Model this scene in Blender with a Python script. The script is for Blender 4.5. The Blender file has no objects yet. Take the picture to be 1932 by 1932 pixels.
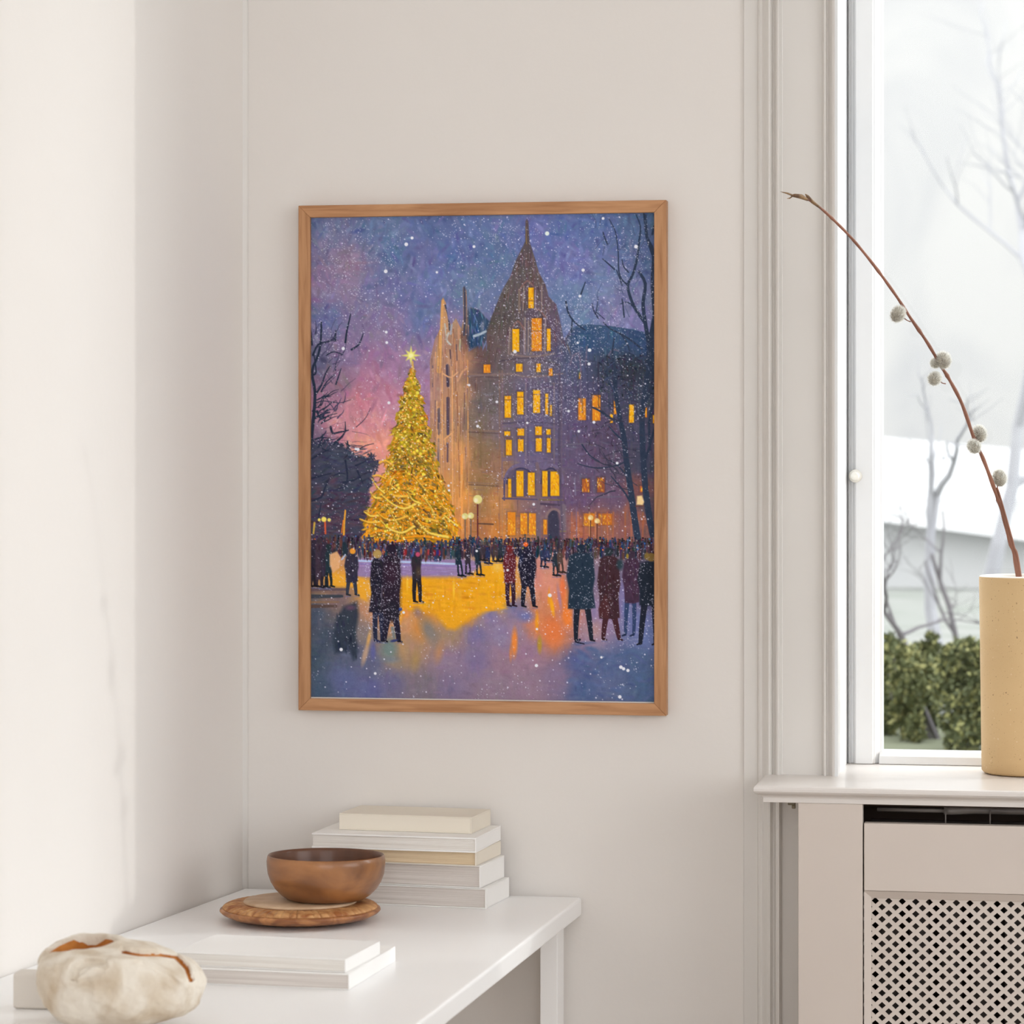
import bpy, bmesh, math, random
import numpy as np
from mathutils import Vector, Matrix, noise

C = bpy.context.scene.collection
SC = bpy.context.scene
# ---------------------------------------------------------------- camera, sky, sun and fill lamps, exposure
FPX = 5700.0; TH = math.radians(10.4); HORIZON = 864.0
EYE = Vector((0.0, -4.153, 1.35))
cam_d = bpy.data.cameras.new('camera'); cam = bpy.data.objects.new('camera', cam_d); C.objects.link(cam)
cam.location = EYE; cam.rotation_euler = (math.pi / 2, 0, TH)
cam_d.sensor_width = 36; cam_d.lens = 36 * FPX / 1932; cam_d.shift_y = -(966 - HORIZON) / 1932
cam_d.dof.use_dof = True; cam_d.dof.focus_distance = 4.12; cam_d.dof.aperture_fstop = 9
SC.camera = cam
SC.view_settings.view_transform = 'Standard'; SC.view_settings.look = 'None'
SC.view_settings.exposure = -0.08; SC.view_settings.gamma = 1.0; SC.view_settings.use_curve_mapping = False
wd = bpy.data.worlds.new('sky'); SC.world = wd; wd.use_nodes = True
bg = wd.node_tree.nodes['Background']; bg.inputs[0].default_value = (0.98, 0.99, 1.0, 1); bg.inputs[1].default_value = 3.2
SC.cycles.max_bounces = 10; SC.cycles.diffuse_bounces = 6; SC.cycles.transparent_max_bounces = 12
SC.cycles.use_denoising = True
SC.cycles.sample_clamp_indirect = 6
def area(name, loc, rot, sx, sy, watts, col):
    l = bpy.data.lights.new(name, 'AREA'); l.shape = 'RECTANGLE'; l.size = sx; l.size_y = sy; l.energy = watts; l.color = col
    o = bpy.data.objects.new(name, l); o.location = loc; o.rotation_euler = rot; C.objects.link(o); return o
def sun(name, watts, ang, slope, elev, col):
    l = bpy.data.lights.new(name, 'SUN'); l.energy = watts; l.angle = ang; l.color = col
    o = bpy.data.objects.new(name, l); C.objects.link(o); o.rotation_euler = Vector((-1, -slope, -elev)).to_track_quat('-Z', 'Y').to_euler()
sun('sun', 0.55, 0.012, .40, .385, (1.0, 0.99, 0.97))
sun('hazy_glow_around_sun', 2.15, 0.55, .27, .41, (0.84, 0.93, 1.0))
area('fill_for_side_window', (2.58, -2.3, 1.75), (0, math.pi / 2, 0), 1.7, 2.4, 15, (0.92, 0.96, 1.0))  # fill lamp added in place of an unseen side window
area('fill_for_rear_window', (0.6, -6.17, 1.85), (math.pi / 2, 0, 0), 3.0, 2.1, 8.8, (0.96, 0.97, 1.0))  # weaker room fill, put where an unseen rear window would be

def ray(px, py):
    a = (px - 966) / FPX
    return Vector((-math.sin(TH) + a * math.cos(TH), math.cos(TH) + a * math.sin(TH), (HORIZON - py) / FPX))
def on_y(px, py, y):
    d = ray(px, py); return EYE + d * ((y - EYE.y) / d.y)
def on_z(px, py, z):
    d = ray(px, py); return EYE + d * ((z - EYE.z) / d.z)
def wx(px, y=0.0): return on_y(px, 864, y).x

# ---------------------------------------------------------------- helpers
def link(name, me, mat=None, parent=None, smooth=False):
    o = bpy.data.objects.new(name, me); C.objects.link(o)
    for m in (mat if isinstance(mat, (list, tuple)) else [mat]):
        if m: me.materials.append(m)
    if smooth: me.polygons.foreach_set('use_smooth', [True] * len(me.polygons))
    if parent:
        o.parent = parent
        if parent.type == 'EMPTY' or True: o.matrix_parent_inverse = Matrix.Identity(4)
    return o
class MB:
    def __init__(s): s.v = []; s.f = []; s.m = []
    def add(s, vs, fs, mi=0):
        b = len(s.v); s.v += [tuple(v) for v in vs]; s.f += [tuple(i + b for i in f) for f in fs]; s.m += [mi] * len(fs)
    def box(s, a, b, mi=0):
        x0, y0, z0 = a; x1, y1, z1 = b
        s.add([(x0,y0,z0),(x1,y0,z0),(x1,y1,z0),(x0,y1,z0),(x0,y0,z1),(x1,y0,z1),(x1,y1,z1),(x0,y1,z1)],
              [(0,3,2,1),(4,5,6,7),(0,1,5,4),(1,2,6,5),(2,3,7,6),(3,0,4,7)], mi)
    def prism(s, base, top, mi=0):
        n = len(base); s.add(list(base) + list(top), [tuple(range(n))[::-1], tuple(range(n, 2 * n))] + [(i, (i + 1) % n, n + (i + 1) % n, n + i) for i in range(n)], mi)
    def extr_z(s, pts, z0, z1, mi=0): s.prism([(x, y, z0) for x, y in pts], [(x, y, z1) for x, y in pts], mi)
    def tube(s, pts, rad, seg=10, mi=0, cap=True):
        pts = [Vector(p) for p in pts]; n = len(pts); rad = rad if isinstance(rad, (list, tuple)) else [rad] * n
        up = Vector((0.3, 0.9, 0.2)); rings = []; b = len(s.v)
        for i, p in enumerate(pts):
            t = (pts[min(i + 1, n - 1)] - pts[max(i - 1, 0)]).normalized(); u = t.cross(up).normalized(); w = t.cross(u)
            s.v += [tuple(p + (u * math.cos(2 * math.pi * k / seg) + w * math.sin(2 * math.pi * k / seg)) * rad[i]) for k in range(seg)]
        for i in range(n - 1):
            for k in range(seg):
                s.f.append((b + i * seg + k, b + i * seg + (k + 1) % seg, b + (i + 1) * seg + (k + 1) % seg, b + (i + 1) * seg + k)); s.m.append(mi)
        if cap:
            s.f.append(tuple(b + k for k in range(seg))[::-1]); s.f.append(tuple(b + (n - 1) * seg + k for k in range(seg))); s.m += [mi, mi]
    def lathe(s, prof, seg=64, mi=0, c=(0, 0, 0)):
        b = len(s.v); n = len(prof)
        for r, z in prof:
            s.v += [(c[0] + r * math.cos(2 * math.pi * k / seg), c[1] + r * math.sin(2 * math.pi * k / seg), c[2] + z) for k in range(seg)]
        for i in range(n - 1):
            for k in range(seg):
                s.f.append((b + i * seg + k, b + i * seg + (k + 1) % seg, b + (i + 1) * seg + (k + 1) % seg, b + (i + 1) * seg + k)); s.m.append(mi)
        s.f.append(tuple(b + k for k in range(seg))[::-1]); s.f.append(tuple(b + (n - 1) * seg + k for k in range(seg))); s.m += [mi, mi]
    def build(s, name, mat, parent=None, smooth=False, bevel=0, seg=2, origin=None, weld=False):
        me = bpy.data.meshes.new(name); o_ = Vector(origin) if origin else None
        v = [tuple(Vector(p) - o_) for p in s.v] if origin else s.v
        me.from_pydata(v, [], s.f); 
        if max(s.m, default=0) > 0: me.polygons.foreach_set('material_index', s.m)
        me.update()
        bm = bmesh.new(); bm.from_mesh(me)
        if weld: bmesh.ops.remove_doubles(bm, verts=bm.verts, dist=1e-5)
        bmesh.ops.recalc_face_normals(bm, faces=bm.faces); bm.to_mesh(me); bm.free()
        o = link(name, me, mat, parent, smooth)
        if origin: o.location = o_
        if bevel:
            m = o.modifiers.new('bevel', 'BEVEL'); m.width = bevel; m.segments = seg; m.limit_method = 'ANGLE'; m.angle_limit = math.radians(40)
            if hasattr(m, 'harden_normals'): pass
        return o
def empty(name, loc, rz=0):
    o = bpy.data.objects.new(name, None); o.empty_display_size = .05; C.objects.link(o); o.location = loc; o.rotation_euler = (0, 0, rz); return o
def tag(o, label=None, cat=None, group=None, kind=None):
    for k, v in (('label', label), ('category', cat), ('group', group), ('kind', kind)):
        if v: o[k] = v
    return o

# ---------------------------------------------------------------- materials
def lin(c): return tuple(((v / 255) / 12.92 if v / 255 <= .04045 else ((v / 255 + .055) / 1.055) ** 2.4) for v in c)
def mat(name, col, rough=.6, spec=.4, col2=None, scale=8, detail=4, dist=0, stretch=(1, 1, 1), lo=.35, hi=.65, bump=0, bscale=60, speck=None, coat=0, kind='noise'):
    m = bpy.data.materials.new(name); m.use_nodes = True; nt = m.node_tree; N = nt.nodes; L = nt.links
    b = N['Principled BSDF']; b.inputs['Roughness'].default_value = rough; b.inputs['Specular IOR Level'].default_value = spec
    if coat: b.inputs['Coat Weight'].default_value = coat; b.inputs['Coat Roughness'].default_value = .15
    tc = N.new('ShaderNodeTexCoord'); mp = N.new('ShaderNodeMapping'); mp.inputs['Scale'].default_value = stretch; L.new(tc.outputs['Object'], mp.inputs[0])
    c1 = lin(col) + (1,); b.inputs['Base Color'].default_value = c1
    out = None
    if col2:
        n = N.new('ShaderNodeTexNoise'); n.inputs['Scale'].default_value = scale; n.inputs['Detail'].default_value = detail; n.inputs['Distortion'].default_value = dist; L.new(mp.outputs[0], n.inputs[0])
        r = N.new('ShaderNodeValToRGB'); r.color_ramp.elements[0].position = lo; r.color_ramp.elements[1].position = hi
        r.color_ramp.elements[0].color = c1; r.color_ramp.elements[1].color = lin(col2) + (1,); L.new(n.outputs[0], r.inputs[0]); out = r.outputs[0]
    if speck:
        for sc_, th, c in speck:
            v = N.new('ShaderNodeTexNoise'); v.inputs['Scale'].default_value = sc_; v.inputs['Detail'].default_value = 2; L.new(tc.outputs['Object'], v.inputs[0])
            r = N.new('ShaderNodeValToRGB'); r.color_ramp.elements[0].position = th; r.color_ramp.elements[1].position = th + .03; L.new(v.outputs[0], r.inputs[0])
            x = N.new('ShaderNodeMix'); x.data_type = 'RGBA'; L.new(r.outputs[0], x.inputs[0])
            if out: L.new(out, x.inputs[6])
            else: x.inputs[6].default_value = c1
            x.inputs[7].default_value = lin(c) + (1,); out = x.outputs[2]
    if out: L.new(out, b.inputs['Base Color'])
    if bump:
        n = N.new('ShaderNodeTexNoise'); n.inputs['Scale'].default_value = bscale; n.inputs['Detail'].default_value = 5; L.new(mp.outputs[0], n.inputs[0])
        bp = N.new('ShaderNodeBump'); bp.inputs['Strength'].default_value = bump; bp.inputs['Distance'].default_value = .002; L.new(n.outputs[0], bp.inputs['Height']); L.new(bp.outputs[0], b.inputs['Normal'])
    return m
M = {
 'wall': mat('wall_paint', (224, 219, 214), .85, .2, (226, 221, 216), 2.5, 3, bump=.12, bscale=90),
 'trimp': mat('painted_trim', (217, 213, 208), .42, .4, (214, 210, 205), 3, 2, bump=.05, bscale=40),
 'sashp': mat('white_window_paint', (229, 229, 229), .4, .4, (225, 226, 227), 4, 2),
 'sill': mat('white_gloss_sill', (226, 220, 215), .28, .5, (222, 216, 211), 4, 2, bump=.04, bscale=20),
 'cover': mat('cream_cover_paint', (214, 203, 194), .5, .35, (210, 199, 190), 4, 3, bump=.05, bscale=50),
 'ceil': mat('ceiling_paint', (236, 236, 237), .9, .1),
 'floor': mat('floor_boards', (174, 159, 143), .5, .4, (156, 139, 121), 3, 5, stretch=(1, 12, 1)),
 'table': mat('white_lacquer', (248, 247, 246), .3, .45, (246, 245, 244), 5, 2),
 'shadein': mat('painted_shade_interior', (66, 52, 44), .8, .2, (54, 42, 36), 6, 3),  # dark brown stands in for the shade inside the cover
 'rad': mat('radiator_metal', (96, 88, 84), .5, .4, (70, 62, 58), 9, 3),  # radiator tone darkened to suggest shade behind the grille
 'pipe': mat('pipe_metal', (150, 140, 132), .4, .5, (110, 100, 94), 9, 3),
 'brass': mat('aged_metal', (120, 108, 84), .4, .5, (84, 74, 60), 60, 3),
 'oakv': mat('oak_upright', (186, 138, 98), .5, .3, (158, 110, 72), 14, 6, dist=.6, stretch=(9, 9, .7), lo=.38, hi=.68, bump=.25, bscale=30),
 'oakh': mat('oak_crosswise', (192, 143, 102), .5, .3, (163, 114, 76), 14, 6, dist=.6, stretch=(.7, 9, 9), lo=.38, hi=.68, bump=.25, bscale=30),
 'backing': mat('white_backing', (226, 222, 216), .7, .2),
 'stone': mat('stoneware', (211, 180, 134), .6, .3, (203, 170, 124), 6, 4, speck=[(420, .70, (150, 118, 82)), (240, .735, (110, 84, 60)), (300, .72, (232, 214, 184))], bump=.15, bscale=120),
 'glaze': mat('white_glaze', (240, 236, 228), .3, .5),
 'twig': mat('reddish_bark', (152, 104, 84), .55, .3, (120, 80, 64), 30, 4, stretch=(1, 1, .3), bump=.3, bscale=200),
 'bud': mat('bud_scale', (150, 120, 84), .6, .3, (96, 70, 50), 120, 3),
 'cat': mat('catkin_grey', (172, 166, 152), .95, .1, (132, 126, 116), 160, 3),
 'fluff': mat('catkin_hair', (232, 230, 222), .9, .1),
 'bowl': mat('turned_walnut', (166, 112, 66), .36, .45, (98, 60, 36), 9, 6, dist=1.0, stretch=(1, 1, 2.2), lo=.32, hi=.68, coat=.25, bump=.1, bscale=40),
 'boardw': mat('olive_wood', (190, 132, 82), .4, .4, (134, 82, 46), 26, 5, dist=1.5, stretch=(1, 1, 1), lo=.38, hi=.6, coat=.15, bump=.3, bscale=60),
 'ceram': mat('rough_papery_clay', (226, 217, 203), .9, .15, (196, 178, 154), 26, 8, dist=.6, lo=.42, hi=.72, bump=1.0, bscale=75),
 'bowlin': mat('dark_bowl_inside', (112, 70, 46), .4, .4, (74, 44, 30), 9, 6, dist=1.0, coat=.2),
 'palew': mat('pale_wood_disc', (206, 178, 148), .55, .3, (188, 156, 124), 30, 5, dist=.6),
 'ridge': mat('light_ridged_wood', (206, 158, 106), .5, .35, (150, 92, 50), 60, 5, dist=.8),
 'clayin': mat('rust_inside', (196, 128, 62), .8, .2, (150, 84, 32), 40, 4),
 'block': mat('pale_block', (222, 215, 206), .8, .2, (218, 211, 202), 9, 3),
 'knob': mat('white_porcelain', (238, 235, 226), .3, .5),
 'gravel': mat('pale_gravel', (142, 143, 140), .95, .1, (126, 130, 124), 3, 5),
 'lawn': mat('winter_lawn', (120, 124, 104), .9, .1, (104, 110, 90), .9, 6),
 'facade': mat('pale_render', (184, 183, 182), .9, .1, (170, 170, 172), .8, 5, dist=.8, lo=.42, hi=.62, stretch=(1, 1, .7)),
 'roofp': mat('pale_roof', (196, 196, 196), .9, .1, (190, 191, 193), 1.2, 6),
 'bark2': mat('dark_bark', (112, 108, 112), .9, .1, (92, 88, 90), 3, 3),
 'bark': mat('grey_bark', (150, 150, 156), .9, .1, (164, 164, 168), 3, 3),
 'leaf': mat('evergreen_leaf', (98, 104, 70), .7, .25, (58, 66, 46), 1.6, 4, lo=.4, hi=.6),
 'leafy': mat('olive_leaf', (156, 154, 104), .7, .25, (124, 128, 80), 1.6, 4, lo=.4, hi=.6),
}
def paper(name, c1, c2, rough=.8):
    return mat(name, c1, rough, .2, c2, 30, 3, stretch=(.15, .15, 40), lo=.4, hi=.62, bump=.5, bscale=24)
M['pages'] = paper('page_edges', (222, 215, 209), (204, 195, 188)); M['pagesc'] = paper('cream_page_edges', (230, 210, 178), (214, 190, 156)); M['pagesl'] = paper('bright_page_edges', (236, 232, 226), (222, 216, 208))
M['cov'] = mat('white_cover', (245, 243, 240), .5, .35, (241, 239, 236), 6, 2); M['covc'] = mat('cream_cover', (233, 225, 210), .6, .3, (229, 220, 205), 6, 2)
f_ = M['fluff']; nt = f_.node_tree; tl_ = nt.nodes.new('ShaderNodeBsdfTranslucent'); tl_.inputs[0].default_value = (.85, .84, .8, 1); mx = nt.nodes.new('ShaderNodeMixShader'); mx.inputs[0].default_value = .55
nt.links.new(nt.nodes['Principled BSDF'].outputs[0], mx.inputs[1]); nt.links.new(tl_.outputs[0], mx.inputs[2]); nt.links.new(mx.outputs[0], nt.nodes['Material Output'].inputs[0])
# glass: mostly clear with a reflective share
g = bpy.data.materials.new('window_glass'); g.use_nodes = True; nt = g.node_tree; nt.nodes.clear()
o_ = nt.nodes.new('ShaderNodeOutputMaterial'); mx = nt.nodes.new('ShaderNodeMixShader'); tr = nt.nodes.new('ShaderNodeBsdfTransparent'); gl = nt.nodes.new('ShaderNodeBsdfGlossy'); fr = nt.nodes.new('ShaderNodeFresnel')
tr.inputs[0].default_value = (.97, .98, .97, 1); gl.inputs['Roughness'].default_value = .0; fr.inputs[0].default_value = 1.45
fm_ = nt.nodes.new('ShaderNodeMath'); fm_.operation = 'MULTIPLY'; fm_.inputs[1].default_value = .3; nt.links.new(fr.outputs[0], fm_.inputs[0]); nt.links.new(fm_.outputs[0], mx.inputs[0]); nt.links.new(tr.outputs[0], mx.inputs[1]); nt.links.new(gl.outputs[0], mx.inputs[2]); nt.links.new(mx.outputs[0], o_.inputs[0]); M['glass'] = g
# paint carried per point of the print
pm = bpy.data.materials.new('printed_painting'); pm.use_nodes = True; pb = pm.node_tree.nodes['Principled BSDF']; at = pm.node_tree.nodes.new('ShaderNodeAttribute'); at.attribute_name = 'ink'
pm.node_tree.links.new(at.outputs['Color'], pb.inputs['Base Color']); pb.inputs['Roughness'].default_value = .75; pb.inputs['Specular IOR Level'].default_value = .15; M['print'] = pm

# ---------------------------------------------------------------- the room
XC = wx(461); XR = 2.6; YR = -6.2; H = 3.2; WT = 0.36
WX0 = wx(1577.5); WX1 = WX0 + 1.9; WZ0 = 0.8935; WZ1 = 3.0
b = MB()
b.box((XC - 1.0, 0, 0), (WX0, WT, H)); b.box((WX1, 0, 0), (XR + .3, WT, H)); b.box((WX0, 0, 0), (WX1, WT, WZ0)); b.box((WX0, 0, WZ1), (WX1, WT, H))
tag(b.build('wall_back', M['wall']), 'warm off-white painted wall behind the framed painting', kind='structure')
LA = math.radians(6.4); LD = Vector((-math.sin(LA), -math.cos(LA), 0))
le = Vector((XC, 0, 0)) + LD * 6.4; ln = Vector((-math.cos(LA), math.sin(LA), 0))
b = MB(); p0 = Vector((XC, 0, 0)); b.extr_z([(p0.x, p0.y), (le.x, le.y), (le.x + ln.x * .25, le.y + ln.y * .25), (p0.x + ln.x * .25, p0.y + ln.y * .25)], 0, H)
tag(b.build('wall_left', M['wall']), 'plain off-white side wall at the left, brightly daylit', kind='structure')
b = MB(); q_ = Vector((XC, 0, 0)) + LD * .007; b.extr_z([(XC, -.0003), (XC + .006, -.0003), (XC + .0045, -.0035), (q_.x, q_.y)], 0, H); tag(b.build('trim_4', M['trimp']), 'thin painted bead running up the room corner', kind='structure')
b = MB(); b.box((XR, YR, 0), (XR + .3, 0, .9)); b.box((XR, YR, 2.6), (XR + .3, 0, H)); b.box((XR, YR, .9), (XR + .3, -3.5, 2.6)); b.box((XR, -1.1, .9), (XR + .3, 0, 2.6))
tag(b.build('wall_right', M['ceil']), kind='structure')
b = MB(); b.box((le.x - .1, YR - .2, 0), (XR, YR, .75)); b.box((le.x - .1, YR - .2, 3.1), (XR, YR, H)); b.box((le.x - .1, YR - .2, .75), (-.9, YR, 3.1)); b.box((2.1, YR - .2, .75), (XR, YR, 3.1))
tag(b.build('wall_rear', M['ceil']), kind='structure')
b = MB(); b.box((-3.2, YR - .2, -.2), (XR + .3, WT, 0)); tag(b.build('floor', M['floor']), kind='structure')
b = MB(); b.box((-3.2, YR - .2, H), (XR + .3, WT, H + .2)); tag(b.build('ceiling', M['ceil']), kind='structure')

# casing beside the window: one moulded board run floor to ceiling
prof = [(1403.4,0),(1403.6,4),(1429,4),(1431,8),(1434,9),(1438,9),(1441,11),(1446,16),(1450,19),(1453,19),(1456,15),(1458,12),(1461,13),(1464,19),(1467,21),(1470,21),(1473,17),(1475,11),(1477,10),(1551,10),(1552.5,17),(1555,19),(1558,19),(1560,15),(1563,14),(1567,19),(1570,23),(1573,24),(1577,24)]
pp = [(wx(p, -d / 1000), -d / 1000) for p, d in prof]; pp = [(min(x, WX0 - .0012), min(y, -.0006)) for x, y in pp] + [(WX0 - .0001, -.024), (WX0 - .0001, -.0006)]
b = MB(); b.extr_z(pp, 0, H - .002); tag(b.build('trim_1', M['trimp'], smooth=False), 'tall moulded window casing between painting and window', kind='structure')
# window: lining, sash, pane, latch knob
win = empty('window_1', (WX0, .155, .916)); tag(win, 'tall white sash window at the right with a pale view', kind='structure')
def part(mb, name, m, parent, **k):
    o = mb.build(name, m, None, **k); o.parent = parent
    o.matrix_parent_inverse = Matrix.Identity(4); 
    loc = parent.location; rz = parent.rotation_euler.z
    if not rz:
        o.location = o.location - Vector(loc)
    else:
        mi = (Matrix.Translation(loc) @ Matrix.Rotation(rz, 4, 'Z')).inverted(); o.matrix_local = mi @ Matrix.Translation(o.location)
    return o
SY = .155                                   # inner face of the sash
def wxy(px): return wx(px, SY)
b = MB(); b.box((WX0, -.0236, .9), (WX0 + .004, SY + .03, WZ1)); b.box((WX1 - .004, -.024, .9), (WX1, SY + .03, WZ1)); b.box((WX0, -.02, WZ1 - .012), (WX1, SY + .03, WZ1))
part(b, 'window_lining', M['sashp'], win)
b = MB()
st = [(1595, 0), (1598, 3), (1603, -2), (1606, 4), (1610, 4), (1612.5, -4), (1615, -6)]
fx = [(wxy(p), SY + d / 1000) for p, d in st]; zt = WZ1 - .012
b.extr_z([(WX0 + .004, SY + .05)] + [(max(x, WX0 + .004), y) for x, y in fx] + [(wxy(1615), SY + .05)], .9165, zt)
b.box((WX1 - .02, SY, .9165), (WX1 - .004, SY + .05, zt)); part(b, 'window_frame', M['sashp'], win)
gx0 = wxy(1664); gz0 = on_y(1700, 1418, SY + .01).z; sx0 = wxy(1615); sx1 = WX1 - .02
b = MB()
sp = [(1615, -8), (1647, -8), (1648.5, -3), (1651, -3), (1652.5, 2), (1660, 8), (1664, 10)]
b.extr_z([(sx0, SY + .045)] + [(wxy(p), SY + d / 1000) for p, d in sp] + [(gx0, SY + .045)], .9165, zt)
b.prism([(gx0 - .004, SY - .006, .9165), (gx0 - .004, SY + .045, .9165), (gx0 - .004, SY + .045, gz0), (gx0 - .004, SY + .008, gz0), (gx0 - .004, SY - .002, gz0 - .006)],
        [(sx1, SY - .006, .9165), (sx1, SY + .045, .9165), (sx1, SY + .045, gz0), (sx1, SY + .008, gz0), (sx1, SY - .002, gz0 - .006)])
b.box((sx1 - .05, SY - .006, .9165), (sx1, SY + .045, zt)); b.box((gx0, SY - .006, zt - .05), (sx1, SY + .045, zt))
sash = part(b, 'window_sash', M['sashp'], win, bevel=.001)
b = MB(); b.add([(gx0 - .006, SY + .02, gz0 - .004), (sx1 - .045, SY + .02, gz0 - .004), (sx1 - .045, SY + .02, zt - .045), (gx0 - .006, SY + .02, zt - .045)], [(0, 1, 2, 3)]); part(b, 'window_pane', M['glass'], win)
k = on_y(1614, 898, SY - .008); b = MB()
pr = [(.0005, 0), (.0088, 0), (.0094, .002), (.008, .004), (.0045, .0045), (.004, .008), (.0058, .010), (.0066, .013), (.0052, .016), (.002, .0172), (.0003, .0174)]
b.lathe(pr, 28); b.v = [(k.x + x, k.y - z, k.z + y) for x, y, z in b.v]
kn = part(b, 'latch_knob', M['knob'], win, smooth=True)

# window sill
SZ = .916; sf = on_z(1421, 1483, SZ); SXL = sf.x; SYF = sf.y; SXR = WX1 + .16
spf = [(.004, 0), (.001, -.0012), (0, -.004), (0, -.007), (.002, -.0095), (.005, -.0112), (.0088, -.0125), (.011, -.0145), (.0118, -.0165), (.0118, -.0225), (.03, -.0225)]
b = MB(); vs = []; fs = []
for o, dz in spf:
    vs += [(SXL + o, -.0005, SZ + dz), (SXL + o, SYF + o, SZ + dz), (SXR - o, SYF + o, SZ + dz), (SXR - o, -.0005, SZ + dz)]
for i in range(len(spf) - 1):
    for q in range(4): fs.append((i * 4 + q, i * 4 + (q + 1) % 4, i * 4 + 4 + (q + 1) % 4, i * 4 + 4 + q))
n = len(spf) * 4; fs += [(0, 1, 2, 3)[::-1], (n - 4, n - 3, n - 2, n - 1)]
b.add(vs, fs); b.box((WX0 + .0002, -.001, SZ - .02), (WX1 - .0002, SY + .05, SZ))
tag(b.build('window_sill', M['sill'], bevel=.0006), 'deep white window sill with a rounded front edge', kind='structure')

# ---------------------------------------------------------------- the painting (colours laid down stroke by stroke)
PX0, PX1 = 586.0, 1232.6
NU, NV = 648, 920
def paint_picture():
    rs = np.random.RandomState(7)
    U, V = np.meshgrid((np.arange(NU) + .5) / NU, (np.arange(NV) + .5) / NV)
    X = PX0 + U * (PX1 - PX0); Y = 404.5 + V * 919.5
    sx = NU / (PX1 - PX0); sy = NV / 919.5
    def win(x0, y0, x1, y1):
        i0 = max(0, int((x0 - PX0) * sx) - 2); i1 = min(NU, int((x1 - PX0) * sx) + 3)
        j0 = max(0, int((y0 - 404.5) * sy) - 2); j1 = min(NV, int((y1 - 404.5) * sy) + 3)
        return None if i0 >= i1 or j0 >= j1 else (slice(j0, j1), slice(i0, i1))
    img = np.zeros((NV, NU, 3)); 
    def put(s, a, c):
        a = np.clip(a, 0, 1)[..., None]
        img[s] = img[s] * (1 - a) + np.array(c, float) * a
    def seg(x, y, a, b):
        dx, dy = b[0] - a[0], b[1] - a[1]; L = dx * dx + dy * dy + 1e-9
        t = np.clip(((x - a[0]) * dx + (y - a[1]) * dy) / L, 0, 1)
        return np.hypot(x - a[0] - t * dx, y - a[1] - t * dy), t
    def poly(pts, c, al=1.0, soft=.6):
        xs = [p[0] for p in pts]; ys = [p[1] for p in pts]
        s = win(min(xs) - 2 * soft, min(ys) - 2 * soft, max(xs) + 2 * soft, max(ys) + 2 * soft)
        if s is None: return
        x, y = X[s], Y[s]; ins = np.zeros(x.shape, bool); d = np.full(x.shape, 1e9)
        for k in range(len(pts)):
            a, b = pts[k], pts[(k + 1) % len(pts)]
            d = np.minimum(d, seg(x, y, a, b)[0])
            if a[1] != b[1]:
                ins ^= ((a[1] > y) != (b[1] > y)) & (x < (b[0] - a[0]) * (y - a[1]) / (b[1] - a[1]) + a[0])
        put(s, (np.where(ins, d, -d) / soft * .5 + .5).clip(0, 1) * al, c)
    def rect(x0, y0, x1, y1, c, al=1.0, soft=.6): poly([(x0, y0), (x1, y0), (x1, y1), (x0, y1)], c, al, soft)
    def line(pts, w0, w1, c, al=1.0, soft=.6):
        if len(pts) > 2:
            P = [pts[0]] + list(pts) + [pts[-1]]; out = []
            for k in range(1, len(P) - 2):
                for t in (0, .33, .67):
                    out.append(tuple(.5 * (2 * P[k][i] + (P[k + 1][i] - P[k - 1][i]) * t + (2 * P[k - 1][i] - 5 * P[k][i] + 4 * P[k + 1][i] - P[k + 2][i]) * t * t + (3 * P[k][i] - P[k - 1][i] - 3 * P[k + 1][i] + P[k + 2][i]) * t ** 3) for i in (0, 1)))
            pts = out + [pts[-1]]
        n = len(pts) - 1
        for k in range(n):
            a, b = pts[k], pts[k + 1]; wa = w0 + (w1 - w0) * k / n; wb = w0 + (w1 - w0) * (k + 1) / n; m = max(wa, wb) + 1
            s = win(min(a[0], b[0]) - m, min(a[1], b[1]) - m, max(a[0], b[0]) + m, max(a[1], b[1]) + m)
            if s is None: continue
            d, t = seg(X[s], Y[s], a, b)
            put(s, (((wa + (wb - wa) * t) / 2 - d) / soft + .5) * al, c)
    def dot(x, y, r, c, al=1.0, soft=.7):
        s = win(x - r - 1, y - r - 1, x + r + 1, y + r + 1)
        if s: put(s, ((r - np.hypot(X[s] - x, Y[s] - y)) / soft + .5) * al, c)
    def ell(x, y, a, b, th, c, al=1.0, soft=.25):
        m = max(a, b) * 1.1 + 1; s = win(x - m, y - m, x + m, y + m)
        if s is None: return
        ct, st = math.cos(th), math.sin(th); dx, dy = X[s] - x, Y[s] - y
        q = np.hypot((dx * ct + dy * st) / a, (-dx * st + dy * ct) / b)
        put(s, (1 - q) / soft * al, c)
    def jit(c, j): return np.clip(np.array(c, float) + rs.normal(0, j) + rs.normal(0, j * .5, 3), 0, 255)
    def field(pts, p=3.2):
        P = np.array(pts, float); gx = np.linspace(PX0, PX1, 82); gy = np.linspace(404, 1325, 116)
        GX, GY = np.meshgrid(gx, gy); num = 0; den = 0
        for q in P:
            w = 1 / ((GX - q[0]) ** 2 + (GY - q[1]) ** 2 + 60) ** (p / 2)
            num = num + w[..., None] * q[2:5]; den = den + w[..., None]
        F = num / den
        fi = np.clip((X - PX0) / (PX1 - PX0) * 81, 0, 80.999); fj = np.clip((Y - 404) / 921 * 115, 0, 114.999)
        i = fi.astype(int); j = fj.astype(int); u = (fi - i)[..., None]; v = (fj - j)[..., None]
        return (F[j, i] * (1 - u) + F[j, i + 1] * u) * (1 - v) + (F[j + 1, i] * (1 - u) + F[j + 1, i + 1] * u) * v
    def grab(x, y, F):
        i = min(NU - 1, max(0, int((x - PX0) * sx))); j = min(NV - 1, max(0, int((y - 404.5) * sy))); return F[j, i]
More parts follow.
